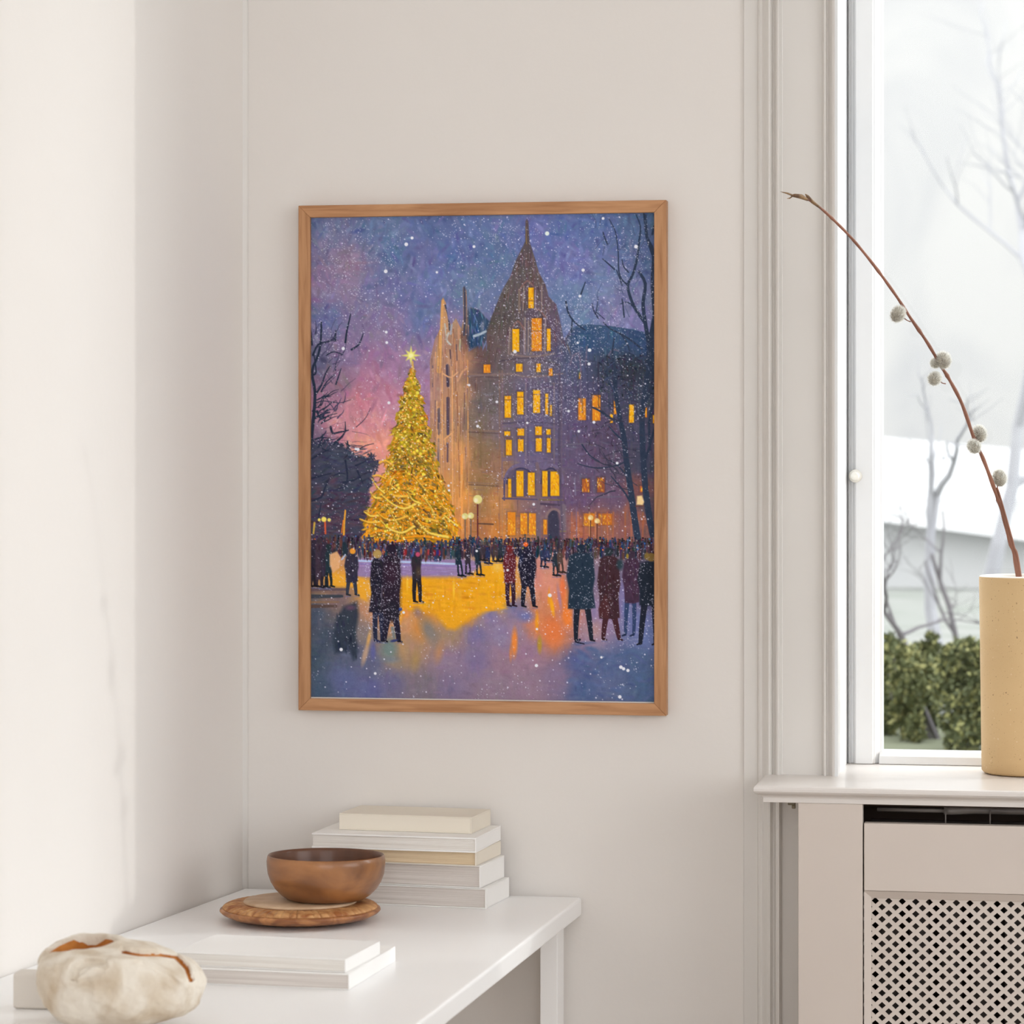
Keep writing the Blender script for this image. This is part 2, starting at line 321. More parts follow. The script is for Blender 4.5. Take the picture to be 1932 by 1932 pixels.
    # ---- sky
    sky = field([(590,410,95,105,140),(640,420,108,110,145),(700,430,95,110,150),(750,420,100,115,152),(800,430,90,105,150),(850,420,92,106,150),(900,420,92,108,155),(960,420,98,110,157),(1000,440,98,105,160),(1060,420,92,107,158),(1120,420,86,105,152),(1200,420,80,97,135),(1225,420,66,88,120),
        (600,480,118,110,142),(660,490,138,120,142),(700,480,115,115,150),(740,470,85,110,150),(800,470,100,105,150),(860,480,90,105,155),(930,480,88,108,148),(600,520,130,112,142),(660,530,138,120,147),(700,540,112,112,152),(760,540,105,110,155),(820,530,105,115,165),(880,540,100,118,152),
        (1080,500,108,112,166),(1080,560,100,120,160),(1140,540,110,125,165),(1180,560,114,115,156),(1220,500,80,95,135),(620,600,100,105,147),(680,610,125,112,147),(740,600,128,112,152),(800,600,98,112,158),(840,620,128,115,152),(600,680,92,92,122),(660,670,128,110,147),(720,680,150,117,152),(700,700,165,120,150),(780,690,150,122,157),
        (640,720,135,107,132),(700,720,178,122,147),(680,760,196,130,145),(620,760,160,117,142),(700,800,208,140,148),(640,800,200,138,150),(740,760,190,135,160),(720,840,225,152,138),(800,740,160,125,157),(600,830,120,100,125),(690,850,228,155,140),(1100,600,105,123,162),(1150,600,122,120,165),(1200,600,115,115,160),(1220,560,105,113,150)])
    sky += np.array([4, 5, 6]) * np.clip((760 - Y) / 200, 0, 1)[..., None]
    img[:] = sky
    for _ in range(3800):
        x = rs.uniform(PX0, PX1); y = rs.uniform(400, 900); c = grab(x, y, sky)
        ell(x, y, rs.uniform(8, 22), rs.uniform(3, 7), rs.choice([1.5, 1.57, .9, 2.2, .1]) + rs.normal(0, .25), jit(c, 8), .55, .4)
    # cloud streaks
    for x, y, a, b, c in [(680,492,42,5,(150,118,135)),(655,505,50,8,(142,118,140)),(980,432,20,9,(120,130,165)),(640,470,26,6,(128,112,140)),(720,520,8,30,(88,105,155)),(1090,560,12,36,(118,138,170)),(760,560,10,34,(98,108,160))]:
        ell(x, y, a, b, 0, c, .45, .9)
    # ---- buildings
    fac = field([(820,640,165,130,118),(850,600,170,140,118),(838,600,205,150,105),(870,680,190,140,108),(820,740,170,130,120),(850,760,188,140,108),(875,740,185,140,105),(830,860,190,140,105),(870,860,212,152,98),(880,940,226,155,80),(860,1000,215,140,80),(820,960,190,140,90),(845,920,205,145,85),
        (900,640,96,75,76),(930,600,92,80,76),(960,540,98,86,82),(994,480,90,76,78),(1000,520,98,84,82),(1030,560,106,86,92),(1050,620,104,85,100),(920,680,104,80,80),(900,720,112,92,92),(910,760,110,98,96),(905,800,124,106,96),(910,860,138,108,80),(905,920,150,115,80),(905,960,165,120,78),(905,1005,178,118,75),(930,740,112,98,98),
        (950,690,112,95,95),(1000,700,118,102,110),(1000,730,108,95,115),(950,800,125,105,110),(1000,800,108,95,120),(1000,850,108,95,122),(1050,760,98,88,112),(1060,850,100,85,108),(1000,875,115,100,125),(945,880,160,115,90),(945,950,205,135,78),(945,1005,215,130,60),(1000,950,150,108,100),(980,1000,190,118,70),(1010,955,125,98,110),(1060,940,110,85,110),(1060,1000,120,90,105),
        (1100,640,58,82,112),(1150,640,62,84,112),(1210,650,55,75,105),(1090,700,85,85,110),(1140,700,60,65,82),(1190,700,50,52,62),(1225,720,52,58,75),(1100,740,90,82,108),(1150,740,78,74,94),(1200,740,64,64,80),(1090,800,98,82,108),(1140,830,92,74,95),(1200,830,75,70,88),(1100,880,104,84,108),(1160,880,96,80,98),(1210,880,70,68,85),(1100,940,108,80,105),(1160,940,112,84,105),(1200,920,130,80,75),(1090,1000,185,105,72),(1140,990,160,98,75),(1170,1000,150,92,85),(1200,980,140,88,78),(1220,960,90,70,80)], 3.6)
    fac *= 1 + np.clip((X - 885) / 60, 0, 1)[..., None] * np.array([-.06, 0, .06]); keep = img.copy(); img[:] = 0
    W = (255, 255, 255)
    poly([(813,680),(822,640),(832,620),(834,566),(838,560),(843,570),(847,600),(853,612),(862,600),(872,620),(876,600),(875,542),(878,538),(882,548),(884,600),(886,640),(886,1030),(813,1030)], W, 1, .8)
    poly([(884,665),(905,650),(924,610),(936,580),(950,545),(964,522),(974,492),(986,468),(992,455),(992.5,417),(995,413),(998,418),(1000,455),(1011,490),(1018,515),(1030,538),(1036,560),(1050,575),(1056,600),(1064,640),(1074,665),(1086,688),(1086,1030),(880,1030)], W, 1, .9)
    poly([(1066,640),(1075,625),(1098,614),(1150,617),(1210,628),(1234,642),(1234,1030),(1066,1030)], W, 1, 1.0)
    poly([(880,600),(886,578),(905,584),(925,606),(915,650),(880,662)], W, 1, 1.5)
    msk = img[..., 0] / 255.0; img[:] = fac
    for _ in range(5200):
        x = rs.uniform(808, PX1); y = rs.uniform(410, 1030); c = grab(x, y, fac); v = x < 890
        ell(x, y, rs.uniform(4, 16), rs.uniform(1.2, 3.6), (1.57 + rs.normal(0, .07)) if v or rs.rand() < .6 else rs.normal(0, .2), jit(c, 8), .55, .5)
    # blue steep roofs between gable and tower
    poly([(884,578),(905,583),(926,606),(912,650),(888,660),(884,640)], (45,72,105), .9, 3)
    for k in range(60): ell(rs.uniform(886, 920), rs.uniform(582, 655), rs.uniform(5, 14), 1.6, 1.5 + rs.normal(0, .2), jit((70,98,135), 22), .6, .5)
    ell(912, 615, 5, 14, .2, (120,128,150), .8, .7)
    line([(896,634),(908,630),(918,625)], 5, 4, (165,180,195), .9, 2)
    # big roof shading and streaks
    for k in range(240):
        t = rs.rand(); y = 470 + t * 200; hw = 10 + t * 78; x = 994 + rs.uniform(-1, 1) * hw
        ell(x, y, rs.uniform(6, 18), rs.uniform(1, 2.6), 1.57 + (994 - x) / 260, jit((98,82,84), 13), .5, .5)
    line([(994.5,417),(995.5,462)], 3, 6, (92,78,80), 1); line([(993.6,428),(994.5,460)], 1, 2, (150,125,70), .5)
    # left lit facade: vertical pinnacles and dark slots
    line([(837.5,566),(833,620),(830,700)], 4, 9, (212,160,100), .9)
    for p, w, c in [([(842,575),(848,596),(850,622)],3.5,(55,62,82)),([(854,612),(852,630)],4,(160,165,178)),([(867,592),(868,640)],5,(185,140,115)),([(878,540),(879,600),(877,632)],4.5,(68,68,88)),([(874,560),(873,610)],2,(150,160,165)),
                    ([(846,690),(847,728)],7,(75,65,85)),([(847,752),(847,820)],6.5,(85,72,92)),([(829,772),(830,820)],5,(80,75,98)),([(846,838),(846,872)],5,(110,85,92)),([(829,830),(829,878)],4.5,(92,82,100)),([(878,742),(878,800)],1.8,(110,80,85)),([(864,740),(867,850),(869,940)],1.6,(145,88,62)),
                    ([(857,620),(861,700),(862,760)],2,(150,100,80)),([(836,700),(836,900)],2,(228,170,110)),([(855,700),(856,1000)],2.5,(226,168,112)),([(884,680),(886,1010)],2.5,(205,150,100)),([(873,860),(873,1000)],5,(232,158,84)),([(822,680),(820,800)],2.2,(188,142,122)),
                    ([(838,705),(852,712),(866,702)],3,(215,165,125)),([(866,718),(874,702),(884,694)],4,(205,155,120)),([(840,830),(858,815)],3,(222,165,110)),([(848,628),(844,640),(852,650)],4,(190,190,185)),([(841,610),(844,640)],2.5,(185,190,188)),([(870,640),(869,660)],3,(170,175,150)),([(851,660),(853,690)],3,(95,75,85)),([(863,650),(864,680)],2.5,(88,70,85)),([(818,690),(818,730)],2,(100,85,105)),([(852,1000),(852,1030)],2,(120,80,60))]:
        line(p, w, w * .8, c, .85, 1.2)
    for _ in range(150):
        x = rs.uniform(816, 886); y = rs.uniform(600 + max(0, 850 - x) * 1.2, 1000); t = (y - 560) / 460
        line([(x, y), (x + rs.normal(0, 1), y + rs.uniform(14, 60))], rs.uniform(.8, 2.6), .6, jit([(222,172,124),(150,100,82),(198,150,126),(120,92,98),(232,176,112)][rs.randint(5)] if t < .75 else [(236,166,90),(190,120,62),(224,150,78)][rs.randint(3)], 8), .6, 1.2)
    for _ in range(90):
        x = rs.uniform(888, 1060); y = rs.uniform(700, 1000); hz = rs.rand() < .4
        line([(x, y), (x + (rs.uniform(8, 26) if hz else rs.normal(0, 1)), y + (0 if hz else rs.uniform(10, 34)))], rs.uniform(.8, 2.2), .6, jit([(136,118,128),(84,72,84),(152,124,104),(100,86,106)][rs.randint(4)], 8), .5, 1.2)
    for y in (706, 812, 912): line([(886,y),(945,y + 3)], 3, 2, (140,112,98), .7, 1.5); line([(886,y + 4),(945,y + 7)], 2, 1.5, (82,62,66), .6, 1.5)
    for x in (944, 949): line([(x,700),(x,1028)], 2, 3, (170,128,102) if x == 949 else (150,105,80), .5, 2)
    line([(905,990),(932,991)], 3, 3, (85,62,55), .8, 1.5); line([(908,800),(908,880)], 6, 6, (120,100,70), .4, 3)
    # tower dormers
    for x0, x1, y0, y1 in [(981,1011,534,590),(966,990,610,668),(1003,1030,588,668)]:
        line([(x0,y0 + 14),(x0,y1)], 4.5, 4, (128,112,104), .8, 1.3); line([(x1,y0 + 8),(x1,y1)], 2.5, 2, (155,140,155), .8, 1)
        line([(x0,y0 + 14),((x0 + x1) / 2,y0 - 4),(x1,y0 + 12)], 3, 3, (132,100,98), .8, 1.2)
    poly([(992,592),(1004,584),(1018,588),(1010,604),(996,606)], (90,78,96), .8, 2)
    for p in [[(992,600),(992,664)],[(998,606),(998,664)],[(1023,540),(1023,586)],[(990,540),(988,586)],[(1028,612),(1028,664)],[(963,618),(961,668)]]: line(p, 2.6, 2.2, (150,132,128), .75, 1)
    line([(962,668),(1000,674),(1046,668)], 4, 3, (130,112,112), .8, 1.4); line([(945,682),(1000,676),(1055,690)], 2.5, 2, (76,66,80), .7, 1.2)
    line([(885,710),(960,706),(1000,712),(1062,706)], 4, 3, (128,110,112), .7, 1.5)
    # vertical mullions of the central tower
    for x, c in [(949,(120,100,118)),(972,(112,96,112)),(993,(135,118,128)),(997,(92,82,108)),(1024,(108,95,130)),(1046,(120,105,112)),(1055,(72,70,95)),(1060,(105,92,112))]:
        line([(x,724),(x,905)], 3.2, 3, c, .65, 1.6)
    for y in (800, 806, 866, 870): line([(950,y),(1000,y - 3),(1056,y + 2)], 3, 3, (112,98,128) if y % 4 else (82,74,98), .6, 1.6)
    def arc(cx, cy, rx, ry, a0, a1, w, c, al=.9, n=14, soft=1.2):
        line([(cx + rx * math.cos(a0 + (a1 - a0) * k / n), cy + ry * math.sin(a0 + (a1 - a0) * k / n)) for k in range(n + 1)], w, w, c, al, soft)
    for cx, rx in ((984,29),(1040,21)):
        arc(cx, 912, rx + 1, 34, math.pi, 2 * math.pi, 5, (112,100,132)); arc(cx, 914, rx - 3, 29, math.pi, 2 * math.pi, 3, (62,60,92))
    line([(1014,876),(1016,905),(1017,1025)], 6, 9, (118,100,112), .9, 1.6); line([(953,905),(953,945)], 4, 3, (85,78,112), .8)
    line([(950,942),(1014,944)], 3.5, 3, (92,82,112), .8); line([(1020,944),(1062,945)], 4, 3, (118,100,80), .7); line([(1022,952),(1062,955)], 5, 4, (80,66,88), .8, 1.4)
    poly([(1034,1028),(1034,975),(1042,962),(1052,966),(1056,985),(1056,1028)], (58,58,80), .95, 2)
    arc(1046, 982, 15, 20, math.pi * 1.05, math.pi * 1.95, 4, (135,112,115)); line([(1063,958),(1064,1000)], 12, 10, (118,104,118), .85, 2)
    line([(1058,1004),(1068,1004)], 3, 3, (130,115,85), .7)
    # windows
    A = (245,178,20); O = (228,140,38)
    wins = [(998,543,1008,582,A),(968,621,981,664,A),(1004,601,1023,663,O),(1032.5,621,1039.5,663,A),(914,688,927,704,O),(975,687,987,702,A),(1013,687,1021,703,A),(1036,696,1043,710,O),(1092,703,1096,716,(170,130,30)),
        (953.5,748,965.5,789,A),(977,740,989,783,A),(1007,737,1020,780,A),(1029.5,744,1035,783,A),(1038,765,1042,786,(200,150,50)),(1091,753,1105,794,O),(1117,747,1132,795,O),(1150,783,1155,799,A),(1157,758,1162,783,O),(1185,765,1194,799,A),(1211,771,1218,789,O),(1229,785,1234,800,A),
        (953,815,964,823,A),(956,831,967,860,A),(977.5,810,990,823,A),(978.5,830,989,853,A),(1011,806,1023,822,A),(1012,828,1023,853,A),(1031.5,811,1039.5,821,A),(1032.5,828,1039.5,855,A),
        (960,905,966,940,A),(975.5,890,989,938,A),(997,893,1010,936,A),(1024,890,1034,938,A),(1039,891,1056,937,A),
        (959,968,974,1012,O),(983,970,996,1010,O),(999,970,1012,1011,O),(1026,982,1033,1010,O),(1098,905,1112,930,(168,92,48)),(1126,902,1140,930,(150,84,58)),(1100,970,1122,994,(200,120,45)),(1128,970,1154,992,(185,105,45)),(1205,918,1222,930,(190,100,60))]
    for x0, y0, x1, y1, c in wins:
        rect(x0 - 2.2, y0 - 2.4, x1 + 1.6, y1 + 1.5, (70,54,62), .55 if y0 < 960 else .3, 1.6)
        rect(x0, y0, x1, y1, c, .96, .9)
        for _ in range(int((x1 - x0) * (y1 - y0) / 22) + 2):
            ell(rs.uniform(x0 + 1, x1 - 1), rs.uniform(y0 + 1, y1 - 1), rs.uniform(2, 5), 1.3, 1.5, jit((250,200,50) if rs.rand() < .5 else (215,125,30), 8), .5, .5)
    for x0, x1, y in [(953,966,755),(977,989,750),(1007,1020,745),(1029,1036,752),(998,1009,568),(1004,1023,625),(1117,1132,770),(977,990,826),(1011,1024,824),(953,967,827)]:
        line([(x0,y),(x1,y)], 1.6, 1.4, (120,74,52), .8)
    poly([(1034,890),(1039,890),(1039,938),(1034,938)], (62,62,90), .8); poly([(966,893),(975,886),(975,940),(967,940)], (78,72,102), .8, 1); rect(989.5,888,996.5,938,(82,74,104),.8,1)
    poly([(1048,886),(1060,886),(1060,906)], (100,85,105), .95, 1.5); poly([(956,902),(962,890),(975,884),(972,890),(966,903)], (100,88,110), .9, 1.5)
    line([(1056,690),(1058,780),(1056,860),(1062,1020)], 4, 5, (88,78,100), .5, 2)
    # right wing gables and turrets
    for p in [[(1076,690),(1082,672),(1094,676),(1096,760)],[(1107,655),(1105,690)],[(1146,676),(1154,662),(1166,664)],[(1088,1028),(1088,960)],[(1108,940),(1170,938)],[(1066,840),(1110,838)],[(1084,905),(1086,935)],[(1118,900),(1120,930)]]:
        line(p, 3, 3, jit((112,102,128), 8), .6, 1.6)
    for k in range(16): line([(1080 + k * 9.5 + rs.uniform(-2, 2), 700 + rs.uniform(-20, 10)), (1080 + k * 9.5 + rs.uniform(-2, 2), 750 + rs.uniform(0, 40))], 3, 2, jit((58,58,76), 12), .5, 2)
    for k in range(14): line([(1068 + k * 11, 968), (1068 + k * 11 + rs.uniform(-1, 1), 1024)], 3, 2, jit((205,118,62) if k % 3 else (110,78,90), 12), .45, 2)
    for k in range(60): ell(rs.uniform(1085, 1190), rs.uniform(800, 890), rs.uniform(4, 10), 1.4, rs.uniform(0, 3), jit((66,52,66), 12), .4, .5)
    for k in range(220): ell(rs.uniform(1130, 1233), rs.uniform(672, 750), rs.uniform(2, 7), 1.5, rs.uniform(0, 3), jit((44,48,60), 16), .5, .5)
    ell(1092, 700, 3, 14, 0, (60,90,110), .6, .6)
    for k in range(5): ell(1180 + k * 11, 960 + k * 8, 7, 16, .3, (196,108,66), .35, .8)
    img[:] = keep * (1 - msk[..., None]) + img * msk[..., None]
    line([(1074,625),(1098,615),(1150,618),(1210,629),(1232,641)], 2, 2, (52,78,108), .8, 1.5)
    for y in (706, 760, 840): ell(816, y, 3, 28, 0, (178,138,132), .5, .8)
    # ---- left dark grove
    poly([(580,835),(610,834),(640,838),(660,850),(672,868),(690,866),(704,863),(712,880),(700,905),(694,950),(694,1030),(580,1030)], (60,64,84), .97, 3)
    for _ in range(420):
        x = rs.uniform(584, 700); y = rs.uniform(845, 1030); c = (62,66,88) if y < 930 else (74,58,78)
        ell(x, y, rs.uniform(5, 18), rs.uniform(1.5, 4), rs.uniform(-.8, .5), jit(c, 9), .55, .5)
    for p in [[(586,868),(600,860),(622,848)],[(586,948),(606,940),(612,925),(622,905),(640,895),(652,896)],[(648,912),(668,908),(682,900)],[(586,905),(604,900),(624,895)],[(652,870),(656,905),(648,925)],[(672,880),(690,872)],[(600,985),(606,950)],[(675,890),(686,915)]]:
        line(p, 4, 2, (38,46,68), .8, 1.2)
    for x, y in ((628,910),(600,925),(620,990),(640,985)): ell(x, y, 12, 14, 0, (100,62,78), .5, .8)
    for _ in range(160):
        t = rs.rand(); ex = [(586,835),(610,834),(640,838),(660,850),(672,868),(690,866),(704,863),(712,880),(700,905),(694,950)]; k = rs.randint(len(ex) - 1)
        ell(ex[k][0] + (ex[k + 1][0] - ex[k][0]) * t + rs.normal(0, 3), ex[k][1] + (ex[k + 1][1] - ex[k][1]) * t + rs.normal(0, 3), rs.uniform(3, 9), rs.uniform(1, 2.4), rs.uniform(0, 3), jit((56,60,82), 9), .75, .5)
    # ---- branches
    D = (36,46,66)
    def branch(x, y, ang, L, w, n, c, al=.9, bend=.25):
        pts = [(x, y)]
        for k in range(n):
            ang += rs.normal(0, bend); x += math.cos(ang) * L / n; y += math.sin(ang) * L / n; pts.append((x, y))
        line(pts, w, w * .35, c, al, 1.0); return pts
    def tree(x, y, ang, L, w, dep, c, al=.9):
        pts = branch(x, y, ang, L, w, 6, c, al, .14)
        if dep:
            for k in (2, 3, 4, 5, 6):
                if rs.rand() < .75: tree(pts[k][0], pts[k][1], ang + rs.choice([-1, 1]) * rs.uniform(.35, .9), L * rs.uniform(.4, .62), w * .5, dep - 1, c, al * .85)
    for p, w in [([(584,850),(590,800),(594,740),(588,700),(600,668),(605,640),(606,606)],7),([(594,745),(606,726),(614,704),(622,690)],4),([(590,668),(600,648),(620,642),(634,634)],4),([(588,648),(586,620)],4),([(634,724),(640,706),(644,694)],3),([(652,644),(655,622),(660,600),(662,590)],4),([(632,640),(634,622)],5),([(664,658),(678,648),(686,628)],4),([(616,668),(630,662),(648,668)],3),([(592,790),(606,782),(622,778)],5),([(588,832),(606,826),(624,828)],3.5),([(624,806),(628,818),(640,816),(652,814),(658,812)],4.5),([(630,838),(646,824),(653,812)],5),([(652,812),(652,796)],3),([(656,834),(660,842),(684,842)],3),([(606,738),(616,720),(632,706)],3),([(596,760),(610,756),(640,760),(662,754)],2),([(598,776),(606,790),(614,776),(622,772)],5),([(673,806),(690,790),(700,770)],1.6),([(672,852),(690,842),(706,838)],2.5),([(590,706),(596,700),(592,668)],4)]:
        line(p, w, w * .45, D, .92, 1)
    for k in range(26): branch(rs.uniform(590, 650), rs.uniform(620, 800), -1.2 + rs.normal(0, .35), rs.uniform(20, 50), rs.uniform(1.2, 3), 5, (60,60,88), .6)
    for k in range(14): branch(rs.uniform(600, 690), rs.uniform(780, 860), -.6 + rs.normal(0, .5), rs.uniform(14, 50), rs.uniform(.8, 1.8), 5, (110,78,98), .6)
    for k in range(20): branch(rs.uniform(586, 612), rs.uniform(740, 850), rs.uniform(-1.2, .1), rs.uniform(14, 34), 2.6, 4, D, .8)
    T2 = (44,56,78)
    for p, w0, w1 in [([(1206,1046),(1196,985),(1188,925),(1180,870),(1176,830),(1168,790),(1160,740),(1160,700)],13,7),([(1234,1030),(1224,985),(1216,930),(1211,860),(1209,800),(1212,760),(1220,700),(1221,650),(1215,612),(1211,575),(1215,538),(1203,515)],13,5),([(1172,800),(1150,790),(1130,776),(1117,770)],5,3),
        ([(1176,835),(1160,820),(1148,806)],4,2),([(1234,720),(1226,660),(1232,600),(1228,540),(1230,480),(1218,450),(1215,410)],8,5),([(1215,612),(1200,590),(1188,565),(1183,540),(1192,520),(1200,490),(1204,455)],6,4),([(1228,482),(1218,450),(1212,404)],5,3),([(1228,445),(1231,430)],4,3),([(1183,540),(1172,530),(1166,512),(1165,478),(1160,440),(1148,415)],3,1.5),([(1184,516),(1175,505),(1172,492)],2.5,1.5),([(1158,510),(1145,498),(1136,490)],3,1.5),([(1172,540),(1168,528),(1162,512)],2.5,2),([(1145,462),(1140,450),(1137,440)],2.5,2),([(1200,590),(1190,578),(1180,572),(1168,576)],3,1.5),([(1176,600),(1174,580),(1172,566)],3,2),
        ([(1208,660),(1190,645),(1170,632),(1150,622),(1138,610)],4,2),([(1180,690),(1186,665),(1176,640),(1160,626)],3,2),([(1128,602),(1120,588),(1117,574)],2.5,1.5),([(1124,592),(1126,578),(1128,562)],2,1),([(1126,592),(1140,604)],2,1.5),([(1068,570),(1072,590),(1080,604),(1092,616),(1104,624)],3.5,2),([(1080,604),(1078,628)],3,2),([(1096,556),(1104,534)],3,2),([(1183,870),(1160,880),(1130,884),(1110,882),(1090,876)],3,1.5),([(1185,905),(1165,880),(1150,870)],3,1.5),([(1098,840),(1112,860),(1130,872)],2.5,2),([(1190,955),(1180,935),(1165,915),(1152,900)],4,2),([(1214,870),(1224,840),(1234,800)],5,3),([(1212,770),(1224,740),(1234,720)],5,3),([(1160,700),(1154,670),(1158,640)],5,2.5),([(1158,740),(1148,720),(1140,700)],3,2),([(1230,600),(1222,640)],4,3),([(1204,455),(1206,430),(1198,408)],3,2),([(1230,760),(1222,800),(1224,850)],5,4)]:
        line(p, w0, w1, T2, .93, 1.1)
    for k in range(46): branch(rs.uniform(1120, 1232), rs.uniform(420, 760), -1.57 + rs.normal(0, .6), rs.uniform(18, 50), rs.uniform(1, 2.4), 5, (72,84,118), .6)
    for k in range(30): branch(rs.uniform(1140, 1215), rs.uniform(720, 930), rs.uniform(2.4, 4.6), rs.uniform(20, 60), rs.uniform(1.2, 3), 6, (52,54,72), .75)
    # ---- ground
    gr = field([(590,1170,75,85,105),(590,1250,68,84,102),(600,1310,72,88,112),(620,1210,70,80,98),(650,1290,92,100,142),(700,1305,98,102,148),(660,1240,88,95,120),(700,1260,95,100,130),(750,1250,150,130,112),(780,1220,170,135,110),(770,1180,200,150,112),(740,1290,108,104,138),(800,1300,122,112,125),(850,1250,142,122,148),(850,1200,160,132,112),(850,1300,125,112,142),(900,1200,120,112,155),(900,1250,125,112,148),(950,1200,138,125,160),(950,1250,148,120,140),(950,1300,140,120,140),(1000,1300,143,120,140),(1050,1280,130,112,140),(1090,1250,86,96,142),(1100,1300,78,96,138),(1150,1250,85,100,140),(1200,1250,76,95,132),(1225,1300,74,95,130),(1225,1200,100,115,165),(1200,1180,110,118,168),(1120,1200,150,128,155),(1140,1160,150,128,165),(1020,1180,215,128,82),(1045,1200,212,125,78),(1070,1170,190,125,110),(970,1150,118,115,160),(930,1165,130,120,165),(970,1200,150,125,150),(1020,1100,214,140,118),(1030,1060,200,140,130),(1060,1130,226,130,72),(1000,1230,150,120,145),
        (900,1110,228,158,32),(700,1110,238,170,50),(800,1120,238,165,30),(850,1150,226,150,38),(760,1160,222,142,60),(640,1095,228,160,60),(640,1130,120,100,105),(930,1100,228,160,45),(940,1075,235,190,90),(880,1160,215,145,55),(700,1160,190,140,110),(680,1195,130,120,120),(700,1078,145,120,160),(820,1075,140,122,172),(760,1066,150,130,180),(640,1055,200,150,110),(880,1085,150,125,150),(1100,1100,120,110,140),(1180,1130,120,115,160),(1225,1110,60,60,80),(960,1120,235,165,60),(940,1140,220,160,60)], 3.4)
    s = win(PX0, 1036, PX1, 1326); g = s
    keep = img[g].copy(); yy = np.clip((Y[g] - 1036) / 8, 0, 1)[..., None]; img[g] = keep * (1 - yy) + gr[g] * yy
    for _ in range(2600):
        x = rs.uniform(PX0, PX1); y = rs.uniform(1050, 1326); c = grab(x, y, gr)
        ell(x, y, rs.uniform(6, 20), rs.uniform(2.5, 7), 1.57 + rs.normal(0, .18) if rs.rand() < .6 else rs.normal(0, .15), jit(c, 5), .45, .6)
    # far rink edge and the golden sheet of ice
    poly([(672,1056),(880,1058),(905,1062),(905,1092),(760,1094),(672,1092)], (146,124,172), .9, 2)
    for k in range(60): ell(rs.uniform(680, 900), rs.uniform(1066, 1090), rs.uniform(8, 20), 1.3, 0, jit((158,138,190), 10), .5, .5)
    line([(676,1062),(780,1064),(860,1067)], 4, 4, (176,196,232), .95, 1.3); line([(680,1068),(870,1071)], 2, 1.5, (130,115,190), .8, 1.3)
    line([(676,1054),(870,1056)], 5, 5, (112,110,120), .7, 2); line([(825,1046),(850,1048)], 4, 4, (150,40,38), .9, 1.5); line([(830,1040),(848,1042)], 5, 5, (30,80,55), .9, 1.5)
    poly([(752,1093),(880,1092),(930,1060),(950,1060),(956,1100),(962,1135),(948,1150),(930,1153),(905,1163),(890,1170),(860,1192),(845,1190),(825,1165),(790,1160),(765,1150),(752,1190),(750,1120)], (236,166,28), .92, 5)
    poly([(620,1086),(672,1092),(690,1096),(694,1140),(680,1132),(672,1112),(622,1112)], (235,168,48), .92, 3)
    for k in range(170):
        x = rs.uniform(765, 950); y = rs.uniform(1098, 1155); ell(x, y, rs.uniform(7, 22), rs.uniform(2, 5), .05 if rs.rand() < .6 else 1.57, jit((238,170,30) if rs.rand() < .7 else (222,148,35), 7), .5, .6)
    ell(858, 1115, 3, 26, 0, (248,205,60), .7, .8); ell(770, 1105, 3, 20, 0, (246,205,70), .7, .8)
    ell(940, 1072, 14, 14, 0, (240,195,95), .8, .8)
    for x, y, a, b, th, c, al in [(800,1185,30,40,.4,(205,135,62),.6),(812,1195,20,40,-.5,(132,125,120),.75),(790,1160,12,16,-.5,(150,118,108),.7),(760,1225,12,50,-.25,(178,142,100),.5),(830,1235,12,30,.2,(185,135,95),.5),(785,1250,14,30,.1,(165,135,85),.5),(735,1230,22,30,0,(112,130,128),.8),(705,1235,7,26,0,(95,98,150),.8),(690,1240,7,30,.25,(178,150,132),.85),(697,1210,5,22,.2,(205,160,100),.8),(730,1175,12,40,.0,(186,140,112),.7),(738,1250,24,10,0,(120,128,138),.6),
        (972,1215,8,36,.02,(228,135,62),.9),(965,1235,4,22,.02,(205,125,72),.6),(1040,1110,20,40,0,(214,142,124),.6),(1062,1110,7,28,-.05,(228,120,74),.85),(1070,1165,14,30,-.12,(232,128,58),.9),(1045,1192,24,36,-.05,(222,122,70),.85),(1014,1175,5,26,0,(232,152,40),.85),(1019,1218,6,22,0,(176,142,55),.85),(1042,1145,5,26,-.18,(240,165,30),.9),(1036,1128,3,24,.05,(232,150,40),.7),(1056,1130,5,34,-.15,(170,125,150),.7),(1120,1190,24,26,0,(170,135,140),.7),(1085,1165,6,30,0,(100,120,170),.6),(1120,1150,8,30,0,(140,125,165),.7),(993,1165,22,16,0,(112,115,168),.7),(1015,1090,14,34,0,(205,135,125),.6),(1180,1150,10,28,0,(105,120,170),.7),(1160,1185,8,20,0,(150,130,150),.5)]:
        ell(x, y, b if a < b else a, a if a < b else b, (1.57 if a < b else 0) + th, c, al, .55)
    for k in range(60): ell(rs.uniform(1075, 1230), rs.uniform(1212, 1322), rs.uniform(10, 26), rs.uniform(3, 7), rs.normal(.1, .4), jit((80,97,140), 6), .5, .6)
    # dark reflection and low bench at the left
    poly([(634,1175),(648,1150),(674,1140),(678,1165),(672,1200),(676,1236),(668,1252),(660,1234),(632,1240),(628,1210)], (44,54,70), .92, 4)
    ell(662, 1152, 14, 7, 0, (92,68,92), .8, .6)
    for k in range(30): ell(rs.uniform(632, 676), rs.uniform(1165, 1245), 9, 2.5, 1.5, jit((44,54,72), 9), .5, .6)
    for y, c, w in ((1118,(98,80,86),7),(1123,(122,96,88),3),(1131,(60,66,78),8),(1142,(132,104,84),5),(1150,(88,70,66),7)): line([(584,y),(634 + (1150 - y) * .6,y - 1)], w, w * .7, c, .9, 1.5)
    # ---- christmas tree
    def hw(y):
        t = (y - 692) / 336.0
        return 3 + 74 * t ** .92 + (12 if t > .62 else 0) * min(1, (t - .62) * 6) + 3 * math.sin(y * .21)
    def cx(y): return 779 + (y - 692) / 336 * -2
